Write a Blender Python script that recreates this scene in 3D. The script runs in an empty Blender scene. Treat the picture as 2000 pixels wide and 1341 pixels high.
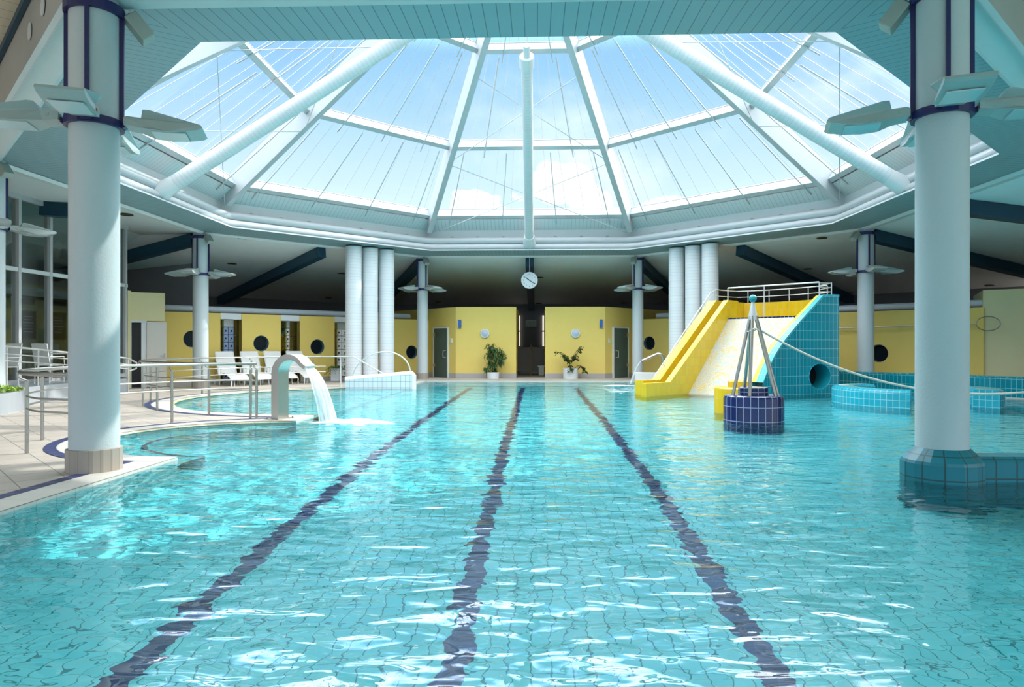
import bpy, bmesh, math, random
from mathutils import Vector, Matrix, noise
from mathutils.geometry import tessellate_polygon
random.seed(7)
PI = math.pi
Q = math.sqrt(.5)
R_ = math.radians
C = bpy.context.scene.collection

# ------------------------------------------------------------------ materials
def lin(h):
    h = h.lstrip('#')
    o = []
    for i in (0, 2, 4):
        c = int(h[i:i+2], 16) / 255
        o.append(c/12.92 if c <= .04045 else ((c+.055)/1.055)**2.4)
    return (*o, 1)

def new_mat(name):
    m = bpy.data.materials.new(name); m.use_nodes = True
    nt = m.node_tree
    return m, nt, nt.nodes['Principled BSDF'], nt.nodes['Material Output']

def plain(name, col, rough=.5, metal=0., var=.04, bump=0., bscale=60, spec=.5, nscale=3.):
    m, nt, p, out = new_mat(name)
    c = lin(col)
    p.inputs['Roughness'].default_value = rough
    p.inputs['Metallic'].default_value = metal
    p.inputs['Specular IOR Level'].default_value = spec
    tc = nt.nodes.new('ShaderNodeTexCoord')
    n = nt.nodes.new('ShaderNodeTexNoise'); n.inputs['Scale'].default_value = nscale; n.inputs['Detail'].default_value = 3
    nt.links.new(tc.outputs['Object'], n.inputs['Vector'])
    mx = nt.nodes.new('ShaderNodeMix'); mx.data_type = 'RGBA'
    mx.inputs['A'].default_value = tuple(v*(1-var) for v in c[:3])+(1,)
    mx.inputs['B'].default_value = tuple(min(1, v*(1+var)) for v in c[:3])+(1,)
    nt.links.new(n.outputs['Fac'], mx.inputs['Factor'])
    nt.links.new(mx.outputs['Result'], p.inputs['Base Color'])
    if bump:
        b = nt.nodes.new('ShaderNodeBump'); b.inputs['Strength'].default_value = bump; b.inputs['Distance'].default_value = .01
        n2 = nt.nodes.new('ShaderNodeTexNoise'); n2.inputs['Scale'].default_value = bscale; n2.inputs['Detail'].default_value = 2
        nt.links.new(tc.outputs['Object'], n2.inputs['Vector'])
        nt.links.new(n2.outputs['Fac'], b.inputs['Height']); nt.links.new(b.outputs['Normal'], p.inputs['Normal'])
    return m

def tiled(name, c1, c2, grout, w, h, g=.006, rough=.25, bump=.3, rot=0., offset=0., spec=.5):
    """tiles w x h metres over the mesh's UVs, which are in metres"""
    m, nt, p, out = new_mat(name)
    uv = nt.nodes.new('ShaderNodeUVMap'); uv.uv_map = 'UVMap'
    mp = nt.nodes.new('ShaderNodeMapping'); mp.inputs['Rotation'].default_value = (0, 0, rot)
    nt.links.new(uv.outputs['UV'], mp.inputs['Vector'])
    b = nt.nodes.new('ShaderNodeTexBrick')
    b.offset = offset; b.squash = 1
    b.inputs['Color1'].default_value = lin(c1); b.inputs['Color2'].default_value = lin(c2); b.inputs['Mortar'].default_value = lin(grout)
    b.inputs['Scale'].default_value = 1; b.inputs['Mortar Size'].default_value = g; b.inputs['Mortar Smooth'].default_value = .1
    b.inputs['Brick Width'].default_value = w; b.inputs['Row Height'].default_value = h; b.inputs['Bias'].default_value = 0
    nt.links.new(mp.outputs['Vector'], b.inputs['Vector'])
    nt.links.new(b.outputs['Color'], p.inputs['Base Color'])
    p.inputs['Roughness'].default_value = rough; p.inputs['Specular IOR Level'].default_value = spec
    if bump:
        bp = nt.nodes.new('ShaderNodeBump'); bp.inputs['Strength'].default_value = bump; bp.inputs['Distance'].default_value = .004; bp.invert = True
        nt.links.new(b.outputs['Fac'], bp.inputs['Height']); nt.links.new(bp.outputs['Normal'], p.inputs['Normal'])
    return m

def boards(name, col, groove, w, gw=.05, rough=.45):
    """tongue and groove boards, grooves along V every w metres of U"""
    m, nt, p, out = new_mat(name)
    uv = nt.nodes.new('ShaderNodeUVMap'); uv.uv_map = 'UVMap'
    sx = nt.nodes.new('ShaderNodeSeparateXYZ'); nt.links.new(uv.outputs['UV'], sx.inputs[0])
    d = nt.nodes.new('ShaderNodeMath'); d.operation = 'DIVIDE'; d.inputs[1].default_value = w; nt.links.new(sx.outputs['X'], d.inputs[0])
    f = nt.nodes.new('ShaderNodeMath'); f.operation = 'FRACT'; nt.links.new(d.outputs[0], f.inputs[0])
    lt = nt.nodes.new('ShaderNodeMath'); lt.operation = 'LESS_THAN'; lt.inputs[1].default_value = gw; nt.links.new(f.outputs[0], lt.inputs[0])
    mx = nt.nodes.new('ShaderNodeMix'); mx.data_type = 'RGBA'
    mx.inputs['A'].default_value = lin(col); mx.inputs['B'].default_value = lin(groove)
    nt.links.new(lt.outputs[0], mx.inputs['Factor']); nt.links.new(mx.outputs['Result'], p.inputs['Base Color'])
    p.inputs['Roughness'].default_value = rough
    return m

def glass_pane(name, tint, refl=.1, rough=.0):
    m, nt, p, out = new_mat(name)
    nt.nodes.remove(p)
    t = nt.nodes.new('ShaderNodeBsdfTransparent'); t.inputs['Color'].default_value = lin(tint)
    g = nt.nodes.new('ShaderNodeBsdfGlossy'); g.inputs['Roughness'].default_value = rough
    f = nt.nodes.new('ShaderNodeFresnel'); f.inputs['IOR'].default_value = 1.45
    a = nt.nodes.new('ShaderNodeMath'); a.operation = 'MULTIPLY'; a.inputs[1].default_value = refl/.04; a.use_clamp = True
    nt.links.new(f.outputs[0], a.inputs[0])
    mx = nt.nodes.new('ShaderNodeMixShader')
    nt.links.new(a.outputs[0], mx.inputs[0]); nt.links.new(t.outputs[0], mx.inputs[1]); nt.links.new(g.outputs[0], mx.inputs[2])
    nt.links.new(mx.outputs[0], out.inputs['Surface'])
    return m

M = {}
M['white'] = plain('white_paint', '#D3D7D8', .35)
M['white_roof'] = plain('white_roof_steel', '#B2B8BB', .35)
M['white_matt'] = plain('white_plaster', '#CDD1D2', .7, bump=.15)
M['column'] = plain('column_plaster', '#BCC3C5', .55, var=.02, bump=.25, bscale=35)
M['ceil'] = plain('ceiling_plaster', '#CFD2D2', .8)
M['ceil_lo'] = plain('outer_ceiling_plaster', '#E6EAEC', .8)
M['fascia'] = plain('bulkhead_plaster', '#A9A9A4', .7)
M['navy'] = plain('navy_steel', '#1E1D55', .4)
M['teal_beam'] = plain('teal_painted_beam', '#0F3F55', .45)
M['dark_wall'] = plain('dark_grey_wall', '#7E7E82', .8)
M['yellow'] = plain('yellow_plaster', '#DEC368', .75, var=.03, bump=.2, bscale=90)
M['cream'] = plain('cream_plaster', '#D8D0A2', .75, bump=.1)
M['steel'] = plain('brushed_steel', '#ACA8A1', .33, 1.0, .03)
M['pale_steel'] = plain('painted_rail', '#C4C5C2', .3, .3)
M['lamp'] = plain('lamp_housing', '#A3ADAB', .4)
M['lens'] = plain('lamp_lens', '#C2CFD0', .15)
M['spot'] = plain('spotlight_grey', '#9FA69D', .45)
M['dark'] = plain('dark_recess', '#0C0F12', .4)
M['black'] = plain('black_plastic', '#15161A', .4)
M['red'] = plain('red_cap', '#C23B22', .4)
M['dkglass'] = plain('porthole_room_shade', '#0D1A22', .3, spec=.2)  # opaque pane, the dark room behind is painted into its colour
M['frame'] = plain('porthole_frame', '#5F7C86', .35, .4)
M['alu'] = plain('aluminium_frame', '#C4C4C6', .4, .2)
M['base'] = plain('grey_skirting', '#A8A29E', .6)
M['pipe'] = plain('pale_duct', '#C7CDD6', .4)
M['mesh_white'] = plain('white_mesh_fabric', '#D8D8D5', .7)
M['pot'] = plain('white_pot', '#CFD2D4', .35)
M['soil'] = plain('soil', '#3A2A1E', .9)
M['bark'] = plain('bark', '#6B5A3E', .8)
M['leaf'] = plain('leaf_green', '#355B2A', .45, var=.35, nscale=9)
M['leaf_dark'] = plain('dark_leaf_green', '#23451F', .35, var=.35, nscale=9)
M['leaf_lime'] = plain('lime_leaf', '#8FB032', .5, var=.4, nscale=14)
M['blue_sconce'] = plain('blue_sconce', '#2B5FA8', .4)
M['grey_lamp'] = plain('bulkhead_lens', '#AEB9C6', .3)
M['locker_blue'] = plain('locker_blue_door', '#8FA3C9', .4)
M['locker_white'] = plain('locker_white_door', '#E6E4E0', .4)
M['carcass'] = plain('locker_carcass', '#3A302A', .6)
M['door_grey'] = plain('grey_door', '#C9C5BC', .5)
M['door_dark'] = plain('door_room_shade', '#3E4A47', .6)
M['brown'] = plain('brown_gate', '#5A4A22', .6)
M['gate'] = plain('dark_gate_panel', '#504C49', .7)
M['paper'] = plain('pale_sign', '#CBD3C6', .5)
M['ink'] = plain('sign_ink', '#3A4540', .6)
M['board'] = plain('notice_board', '#6E6A5C', .6)
M['board_frame'] = plain('board_frame', '#A88A4A', .5)
M['rope'] = plain('rope', '#CFC9BE', .8)
M['ball'] = plain('teal_ball', '#1E8C97', .25)
M['beige_board'] = boards('beige_ceiling_boards', '#D8CFB9', '#7A735F', .3, .03)
M['tg'] = boards('tongue_groove_soffit', '#8BA3AA', '#506B74', .15, .07)
M['tg_pale'] = boards('tongue_groove_pale', '#C8CED0', '#9CA4A6', .15, .08)
M['deck'] = tiled('deck_tile', '#B0A69C', '#A89E94', '#746A60', .42, .42, .006, .5, .2, rot=R_(45))
M['coping'] = tiled('white_coping_tile', '#C9C4BC', '#C3BEB7', '#A29D95', .25, .35, .003, .4, .1)
M['blue_strip'] = tiled('blue_edge_tile', '#2A3262', '#252D5A', '#8E92AA', .25, 1.0, .006, .35, .1)
M['beige_edge'] = tiled('beige_step_tile', '#D8CDA4', '#CFC499', '#8A805F', .25, 1.0, .006, .4, .1)
M['dark_nose'] = tiled('dark_step_edge', '#2E3A55', '#354463', '#7E8FA0', .12, 1.0, .006, .4, .1)
M['pool'] = tiled('pool_floor_tile', '#82EBF3', '#70E3EE', '#2B909E', .125, .25, .0045, .35, .1)
M['pool_wall'] = tiled('pool_wall_tile', '#A6F0F2', '#98E6EC', '#2C8490', .25, .125, .0045, .35, .1)
M['lane'] = tiled('lane_tile', '#141F5C', '#19276A', '#2E3D7C', .125, .25, .004, .35, .1)
M['teal_tile'] = tiled('teal_tile', '#0E8494', '#0B7A8A', '#7DBBC1', .125, .25, .005, .2, .3)
M['teal_smooth'] = plain('teal_tunnel_lining', '#15909F', .3)
M['teal_dark'] = tiled('dark_joint_teal_tile', '#0B7585', '#096B7B', '#1C4649', .2, .25, .008, .4, .2)
M['teal_cap'] = tiled('pale_teal_cap_tile', '#3AA6B4', '#349EAC', '#8FC2C8', .25, .125, .005, .2, .2)
M['aqua_tile'] = tiled('aqua_tile', '#1A98AB', '#158EA2', '#85BCC4', .125, .15, .005, .2, .3)
M['navy_tile'] = tiled('navy_tile', '#15265A', '#11204D', '#8F9AB4', .125, .25, .006, .2, .3)
M['yellow_tile'] = tiled('yellow_tile', '#CDAB14', '#C5A10C', '#B9A050', .1, .25, .005, .25, .2)
M['yellow_cap'] = plain('yellow_cap_tile', '#DBB428', .25)
M['white_tile'] = tiled('white_tile', '#CDD1D4', '#C6CBCF', '#75818F', .15, .2, .005, .25, .2)
M['plinth_tile'] = tiled('planter_tile', '#A0A6AB', '#989EA4', '#A8AEB6', .3, .4, .005, .3, .1)
M['column_base'] = tiled('column_base_tile', '#A1978D', '#978D83', '#8E8074', .105, 1.0, .004, .4, .2)
M['duct'] = tiled('ribbed_duct', '#D2D6D8', '#CED2D5', '#BCC2C7', 5, .11, .006, .4, .2)

def mosaic():
    m, nt, p, out = new_mat('slide_mosaic')
    uv = nt.nodes.new('ShaderNodeUVMap'); uv.uv_map = 'UVMap'
    b = nt.nodes.new('ShaderNodeTexBrick'); b.offset = 0
    b.inputs['Scale'].default_value = 1; b.inputs['Brick Width'].default_value = .04; b.inputs['Row Height'].default_value = .04
    b.inputs['Mortar Size'].default_value = .003; b.inputs['Bias'].default_value = 0
    b.inputs['Color1'].default_value = (1, 1, 1, 1); b.inputs['Color2'].default_value = (0, 0, 0, 1); b.inputs['Mortar'].default_value = (.5, .5, .5, 1)
    nt.links.new(uv.outputs['UV'], b.inputs['Vector'])
    n = nt.nodes.new('ShaderNodeTexNoise'); n.inputs['Scale'].default_value = 4; n.inputs['Detail'].default_value = 2
    nt.links.new(uv.outputs['UV'], n.inputs['Vector'])
    a = nt.nodes.new('ShaderNodeMath'); a.operation = 'MULTIPLY_ADD'; a.inputs[1].default_value = .35; nt.links.new(b.outputs['Color'], a.inputs[0])
    nt.links.new(n.outputs['Fac'], a.inputs[2])
    r = nt.nodes.new('ShaderNodeValToRGB'); cr = r.color_ramp; cr.interpolation = 'CONSTANT'
    cr.elements[0].position = 0; cr.elements[0].color = lin('#8CA3A3')
    cr.elements[1].position = .5; cr.elements[1].color = lin('#A4A399')
    for q, c in ((.62, '#A59D82'), (.72, '#AAA89E'), (.8, '#B09A5C')):
        e = cr.elements.new(q); e.color = lin(c)
    nt.links.new(a.outputs[0], r.inputs[0]); nt.links.new(r.outputs[0], p.inputs['Base Color'])
    p.inputs['Roughness'].default_value = .3
    return m
M['mosaic'] = mosaic()
def frosted():
    m, nt, p, out = new_mat('glass_door'); p.inputs['Base Color'].default_value = lin('#5F7068'); p.inputs['Roughness'].default_value = .35
    p.inputs['Alpha'].default_value = .6; p.inputs['Specular IOR Level'].default_value = .2
    return m
M['roof_glass'] = glass_pane('roof_glazing', '#F4FAFC', .02)
M['facade_glass'] = glass_pane('facade_glazing', '#D4E0DC', .07)
M['door_glass'] = frosted()
M['block_glass'] = glass_pane('niche_glass', '#C9C9A0', .06)

def water_mat():
    m, nt, p, out = new_mat('pool_water'); nt.nodes.remove(p)
    tc = nt.nodes.new('ShaderNodeTexCoord')
    def nz(scale, sy, detail, dist=0., rz=0.):
        mp = nt.nodes.new('ShaderNodeMapping'); mp.inputs['Scale'].default_value = (1, sy, 1); mp.inputs['Rotation'].default_value = (0, 0, rz)
        nt.links.new(tc.outputs['Object'], mp.inputs['Vector'])
        n = nt.nodes.new('ShaderNodeTexNoise'); n.inputs['Scale'].default_value = scale; n.inputs['Detail'].default_value = detail; n.inputs['Distortion'].default_value = dist
        n.inputs['Roughness'].default_value = .45
        nt.links.new(mp.outputs['Vector'], n.inputs['Vector']); return n.outputs['Fac']
    def madd(a, k, b):
        n = nt.nodes.new('ShaderNodeMath'); n.operation = 'MULTIPLY_ADD'; nt.links.new(a, n.inputs[0]); n.inputs[1].default_value = k
        if b is None: n.inputs[2].default_value = 0
        else: nt.links.new(b, n.inputs[2])
        return n.outputs[0]
    h = madd(nz(WAVE[0], 1.6, 1, .3, .2), WAVE[1], None)
    h = madd(nz(WAVE[2], 1.9, 1.5, .5, -.15), WAVE[3], h)
    h = madd(nz(WAVE[4], 1.2, 1, .2, .5), WAVE[5], h)
    bp = nt.nodes.new('ShaderNodeBump'); bp.inputs['Strength'].default_value = 1; bp.inputs['Distance'].default_value = 1
    nt.links.new(h, bp.inputs['Height'])
    rf = nt.nodes.new('ShaderNodeBsdfRefraction'); rf.inputs['IOR'].default_value = 1.333; rf.inputs['Roughness'].default_value = 0; rf.inputs['Color'].default_value = lin('#EEFEFF')
    gl = nt.nodes.new('ShaderNodeBsdfGlossy'); gl.inputs['Roughness'].default_value = .0
    fr = nt.nodes.new('ShaderNodeFresnel'); gm = nt.nodes.new('ShaderNodeNewGeometry'); im = nt.nodes.new('ShaderNodeMapRange'); im.inputs['To Min'].default_value = 1.6; im.inputs['To Max'].default_value = 1.333
    nt.links.new(gm.outputs['Backfacing'], im.inputs['Value']); nt.links.new(im.outputs[0], fr.inputs['IOR'])
    mx = nt.nodes.new('ShaderNodeMixShader')
    for n in (rf, gl, fr): nt.links.new(bp.outputs['Normal'], n.inputs['Normal'])
    nt.links.new(fr.outputs[0], mx.inputs[0]); nt.links.new(rf.outputs[0], mx.inputs[1]); nt.links.new(gl.outputs[0], mx.inputs[2])
    nt.links.new(mx.outputs[0], out.inputs['Surface'])
    return m
WAVE = (1.4, .022, 3.0, .017, 7.5, .0026)
M['water'] = water_mat()

def jet_mat(name, dens, sy):
    m, nt, p, out = new_mat(name)
    uv = nt.nodes.new('ShaderNodeUVMap'); uv.uv_map = 'UVMap'
    mp = nt.nodes.new('ShaderNodeMapping'); mp.inputs['Scale'].default_value = (30, sy, 1); nt.links.new(uv.outputs['UV'], mp.inputs['Vector'])
    n = nt.nodes.new('ShaderNodeTexNoise'); n.inputs['Scale'].default_value = 1; n.inputs['Detail'].default_value = 4
    nt.links.new(mp.outputs['Vector'], n.inputs['Vector'])
    r = nt.nodes.new('ShaderNodeMapRange'); r.inputs['From Min'].default_value = .35; r.inputs['From Max'].default_value = .65
    r.inputs['To Min'].default_value = dens-.3; r.inputs['To Max'].default_value = min(1, dens+.3)
    nt.links.new(n.outputs['Fac'], r.inputs['Value'])
    nt.links.new(r.outputs[0], p.inputs['Alpha'])
    p.inputs['Base Color'].default_value = lin('#D3E2E6'); p.inputs['Roughness'].default_value = .15
    b = nt.nodes.new('ShaderNodeBump'); b.inputs['Strength'].default_value = .5; b.inputs['Distance'].default_value = .02
    nt.links.new(n.outputs['Fac'], b.inputs['Height']); nt.links.new(b.outputs['Normal'], p.inputs['Normal'])
    return m
M['jet'] = jet_mat('falling_water', .5, 2.5)
M['jet_thin'] = jet_mat('thin_falling_water', .4, 3)

def foam_mat():
    m, nt, p, out = new_mat('foam')
    uv = nt.nodes.new('ShaderNodeUVMap'); uv.uv_map = 'UVMap'
    sp = nt.nodes.new('ShaderNodeSeparateXYZ'); nt.links.new(uv.outputs['UV'], sp.inputs[0])
    n = nt.nodes.new('ShaderNodeTexNoise'); n.inputs['Scale'].default_value = 5; n.inputs['Detail'].default_value = 4
    tc = nt.nodes.new('ShaderNodeTexCoord'); nt.links.new(tc.outputs['Object'], n.inputs['Vector'])
    a = nt.nodes.new('ShaderNodeMath'); a.operation = 'MULTIPLY_ADD'; a.inputs[1].default_value = 1.2; nt.links.new(n.outputs['Fac'], a.inputs[0]); nt.links.new(sp.outputs['X'], a.inputs[2])
    r = nt.nodes.new('ShaderNodeMapRange'); r.inputs['From Min'].default_value = .75; r.inputs['From Max'].default_value = 1.35
    nt.links.new(a.outputs[0], r.inputs['Value']); nt.links.new(r.outputs[0], p.inputs['Alpha'])
    p.inputs['Base Color'].default_value = lin('#F6FBFC'); p.inputs['Roughness'].default_value = .5
    return m
M['foam'] = foam_mat()

# ------------------------------------------------------------------ mesh builder
class MB:
    def __init__(s): s.v = []; s.f = []; s.uv = []; s.mi = []; s.m = 0
    def add(s, pts, faces, uvs=None):
        b = len(s.v); s.v += [Vector(p) for p in pts]
        for k, f in enumerate(faces):
            s.f.append(tuple(b+i for i in f)); s.uv.append(uvs[k] if uvs else None); s.mi.append(s.m)
        return s
    def box(s, c, size, rz=0., mat=None):
        x, y, z = (d/2 for d in size)
        T = mat if mat is not None else Matrix.Translation(c) @ Matrix.Rotation(rz, 4, 'Z')
        pts = [T @ Vector(p) for p in ((-x,-y,-z),(x,-y,-z),(x,y,-z),(-x,y,-z),(-x,-y,z),(x,-y,z),(x,y,z),(-x,y,z))]
        return s.add(pts, [(3,2,1,0),(4,5,6,7),(0,1,5,4),(1,2,6,5),(2,3,7,6),(3,0,4,7)])
    def bar(s, a, b, w, h, up=(0,0,1)):
        a = Vector(a); b = Vector(b); d = (b-a).normalized(); u = Vector(up)
        sx = d.cross(u).normalized(); u = sx.cross(d).normalized()
        pts = []
        for p in (a, b):
            for i, j in ((-1,-1),(1,-1),(1,1),(-1,1)): pts.append(p+sx*(i*w/2)+u*(j*h/2))
        return s.add(pts, [(0,1,2,3),(7,6,5,4),(0,4,5,1),(1,5,6,2),(2,6,7,3),(3,7,4,0)])
    def prism(s, poly, z0, z1):
        n = len(poly)
        pts = [(x,y,z0) for x,y in poly]+[(x,y,z1) for x,y in poly]
        s.add(pts, [tuple(range(n))[::-1], tuple(range(n,2*n))]+[(i,(i+1)%n,n+(i+1)%n,n+i) for i in range(n)])
        return s
    def tube(s, pts, r, n=8, closed=False, cap=True):
        P = [Vector(p) for p in pts]; N = len(P); rings = []; L = 0; ls = []
        rs = r if isinstance(r, (list, tuple)) else [r]*N
        prev = None
        for i in range(N):
            if closed: d = (P[(i+1)%N]-P[i-1]).normalized(); m = (P[(i+1)%N]-P[i]).normalized()
            else: d = (P[min(i+1,N-1)]-P[max(i-1,0)]).normalized(); m = (P[min(i+1,N-1)]-P[i]).normalized() if i < N-1 else d
            if prev is None:
                a = Vector((0,0,1)) if abs(d.z) < .9 else Vector((1,0,0))
                u = d.cross(a).normalized()
            else:
                u = prev - d*prev.dot(d); u.normalize()
            prev = u; w = d.cross(u)
            k = 1/max(.4, abs(d.dot(m)))
            if i: L += (P[i]-P[i-1]).length
            ls.append(L)
            ring = []
            for j in range(n):
                o = u*math.cos(2*PI*j/n)+w*math.sin(2*PI*j/n)
                ring.append(P[i]+o*rs[i])
            rings.append(ring)
        pv = [p for g in rings for p in g]; fs = []; uvs = []
        for i in range(N if closed else N-1):
            i2 = (i+1) % N
            for j in range(n):
                j2 = (j+1) % n
                fs.append((i*n+j, i*n+j2, i2*n+j2, i2*n+j))
                u0, u1 = j/n*2*PI*rs[i], (j+1)/n*2*PI*rs[i]
                uvs.append(((u0,ls[i]),(u1,ls[i]),(u1,ls[i2] if i2 else L+.1),(u0,ls[i2] if i2 else L+.1)))
        if cap and not closed:
            fs.append(tuple(range(n))[::-1]); uvs.append(None); fs.append(tuple((N-1)*n+j for j in range(n))); uvs.append(None)
        return s.add(pv, fs, uvs)
    def lathe(s, prof, c=(0,0,0), n=24, cap=True, a0=0, a1=2*PI):
        full = abs(a1-a0-2*PI) < 1e-6; m = n if full else n+1
        pts = []; fs = []; uvs = []; l = [0]
        for i in range(1, len(prof)): l.append(l[-1]+math.hypot(prof[i][0]-prof[i-1][0], prof[i][1]-prof[i-1][1]))
        rr = max(p[0] for p in prof)
        z0 = prof[0][1]
        vv = [z0+q if prof[-1][1] >= prof[0][1] else z0-q for q in l]
        for r, z in prof:
            for j in range(m):
                a = a0+(a1-a0)*j/n
                pts.append((c[0]+r*math.cos(a), c[1]+r*math.sin(a), c[2]+z))
        for i in range(len(prof)-1):
            for j in range(n):
                j2 = (j+1) % m
                fs.append((i*m+j, i*m+j2, (i+1)*m+j2, (i+1)*m+j))
                u0, u1 = rr*(a0+(a1-a0)*j/n), rr*(a0+(a1-a0)*(j+1)/n)
                uvs.append(((u0,vv[i]),(u1,vv[i]),(u1,vv[i+1]),(u0,vv[i+1])))
        if cap and full:
            if prof[0][0] > 1e-5: fs.append(tuple(range(m))[::-1]); uvs.append(None)
            if prof[-1][0] > 1e-5: fs.append(tuple((len(prof)-1)*m+j for j in range(m))); uvs.append(None)
        return s.add(pts, fs, uvs)
    def ball(s, c, r, n=14):
        return s.lathe([(max(1e-6, r*math.sin(PI*i/n)), -r*math.cos(PI*i/n)) for i in range(n+1)], c, n*2, cap=False)
    def quad(s, a, b, c, d, uv=None): return s.add([a,b,c,d], [(0,1,2,3)], [uv] if uv else None)
    def xf(s, T):
        s.v = [T @ p for p in s.v]; return s
    def build(s, name, mat, parent=None, smooth=False, kind=None, label=None, bev=0.):
        me = bpy.data.meshes.new(name)
        o0 = org(parent)
        me.from_pydata([p-o0 for p in s.v], [], s.f)
        mats = mat if isinstance(mat, (list, tuple)) else [mat]
        for m in mats: me.materials.append(M[m] if isinstance(m, str) else m)
        ul = me.uv_layers.new(name='UVMap')
        for k, pl in enumerate(me.polygons):
            pl.material_index = s.mi[k]
            uv = s.uv[k]
            if uv is None:
                nn = pl.normal
                if abs(nn.z) > .75: fn = lambda p: (p.x, p.y)
                else:
                    t = Vector((-nn.y, nn.x, 0)).normalized(); fn = lambda p: (p.x*t.x+p.y*t.y, p.z)
                uv = [fn(s.v[vi]) for vi in s.f[k]]
            for li, q in zip(pl.loop_indices, uv): ul.data[li].uv = q
            pl.use_smooth = smooth
        me.update()
        o = bpy.data.objects.new(name, me); C.objects.link(o)
        if parent is not None: o.parent = parent
        if smooth: me.set_sharp_from_angle(angle=R_(35))
        if bev:
            b = o.modifiers.new('soft', 'BEVEL'); b.width = bev; b.segments = 2; b.limit_method = 'ANGLE'
        if kind: o['kind'] = kind
        if label: o['label'] = label
        return o

def org(p):
    o = Vector((0,0,0))
    while p is not None: o = o+Vector(p.location); p = p.parent
    return o

def thing(name, label, cat, loc=(0,0,0), group=None):
    o = bpy.data.objects.new(name, None); C.objects.link(o); o.location = loc; o.empty_display_size = .2
    return tag(o, label, cat, group)
def tag(o, label, cat, group=None):
    o['label'] = label; o['category'] = cat
    if group: o['group'] = group
    return o
def S(mb, name, mat, smooth=False, bev=0.): return mb.build(name, mat, None, smooth, 'structure', bev=bev)
def dup(root, loc, rz=0., label=None, name=None):
    r = root.copy(); C.objects.link(r); r.location = loc; r.rotation_euler = (0,0,rz)
    if label: r['label'] = label
    for ch in list(root.children):
        c = ch.copy(); C.objects.link(c); c.parent = r
        for g in list(ch.children):
            d = g.copy(); C.objects.link(d); d.parent = c
    return r

# octagonal hall: centre (0, CY); side k has outward normal at angle 45k measured from +Y towards +X
CY = 17.8
def nrm(k): a = R_(45*k); return Vector((math.sin(a), math.cos(a), 0))
def tan_(k): a = R_(45*k); return Vector((math.cos(a), -math.sin(a), 0))
CEN = Vector((0, CY, 0)); T22 = math.tan(R_(22.5)); C22 = math.cos(R_(22.5))
def ov(apo, k, z, side):   # end of side k: side -1 / +1
    return CEN+nrm(k)*apo+tan_(k)*(side*apo*T22)+Vector((0,0,z))
def polar(r, deg, z=0.): a = R_(deg); return Vector((r*math.sin(a), CY+r*math.cos(a), z))
#==PART2==
SUN_E, SUN_AZ, SUN_EL = 4.0, 27, 41
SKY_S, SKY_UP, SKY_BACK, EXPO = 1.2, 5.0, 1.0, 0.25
# ------------------------------------------------------------------ pool, deck
C1, R1 = (-3.95, 10.1), 2.03
C2, R2 = (-3.95, 17.85), 4.75
WZ = -.03
def arc(c, r, a0, a1, n): return [(c[0]+r*math.cos(R_(a0+(a1-a0)*i/n)), c[1]+r*math.sin(R_(a0+(a1-a0)*i/n))) for i in range(n+1)]
OUT = [(-3.95, -4)] + arc(C1, R1, -90, -270, 40) + arc(C2, R2, -90, -270, 60) + [(-3.95, 26.65), (3.95, 26.65), (3.95, 21.9), (9.2, 21.9), (9.9, 22.65), (12.7, 18.15), (14.6, 15.1), (14.6, -4)]
def poly_mesh(loops, z):
    vs = [[Vector((x, y, 0)) for x, y in l] for l in loops]
    tri = tessellate_polygon(vs)
    flat = [p for l in loops for p in l]
    fs = []
    for t in tri:
        a, b, c = (flat[i] for i in t)
        if (b[0]-a[0])*(c[1]-a[1])-(b[1]-a[1])*(c[0]-a[0]) < 0: t = t[::-1]
        fs.append(tuple(t))
    return MB().add([(x, y, z) for x, y in flat], fs)
S(poly_mesh([[(-22, -6), (22, -6), (22, 41), (-22, 41)], OUT], 0), 'floor', 'deck')
w = poly_mesh([OUT], WZ).build('pool_water', 'water', None, True)
tag(w, 'rippled turquoise water filling the tiled swimming pool', 'water'); w['kind'] = 'stuff'
S(poly_mesh([OUT], -1.3), 'floor_pool', 'pool')
mb = MB(); L = 0
for i in range(len(OUT)):
    a, b = OUT[i], OUT[(i+1) % len(OUT)]; l = math.dist(a, b)
    mb.quad((*a, -.05), (*a, -1.3), (*b, -1.3), (*b, -.05), ((L, -.05), (L, -1.3), (L+l, -1.3), (L+l, -.05))); L += l
S(mb, 'wall_pool', 'pool_wall')
mb = MB()
for i in range(len(OUT)):
    a, b = OUT[i], OUT[(i+1) % len(OUT)]; mb.quad((*a, 0), (*a, -.05), (*b, -.05), (*b, 0))
S(mb, 'trim_pool', 'coping')
def ring(c, r0, r1, a0, a1, n, z, mb=None):
    mb = mb or MB(); A = arc(c, r0, a0, a1, n); B = arc(c, r1, a0, a1, n); st = abs(R_(a1-a0))*(r0+r1)/2/n
    for i in range(n):
        mb.quad((*A[i], z), (*A[i+1], z), (*B[i+1], z), (*B[i], z), ((i*st, .02), ((i+1)*st, .02), ((i+1)*st, .02+r1-r0), (i*st, .02+r1-r0)))
    return mb
def strip(a, b, w, z, mb=None):   # from a to b, width w to the left of travel
    mb = mb or MB(); a = Vector((*a, z)); b = Vector((*b, z)); d = (b-a); l = d.length; d.normalize(); n = Vector((-d.y, d.x, 0))*w
    mb.quad(a, b, b+n, a+n, ((0, .02), (l, .02), (l, .02+w), (0, .02+w))); return mb
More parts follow.
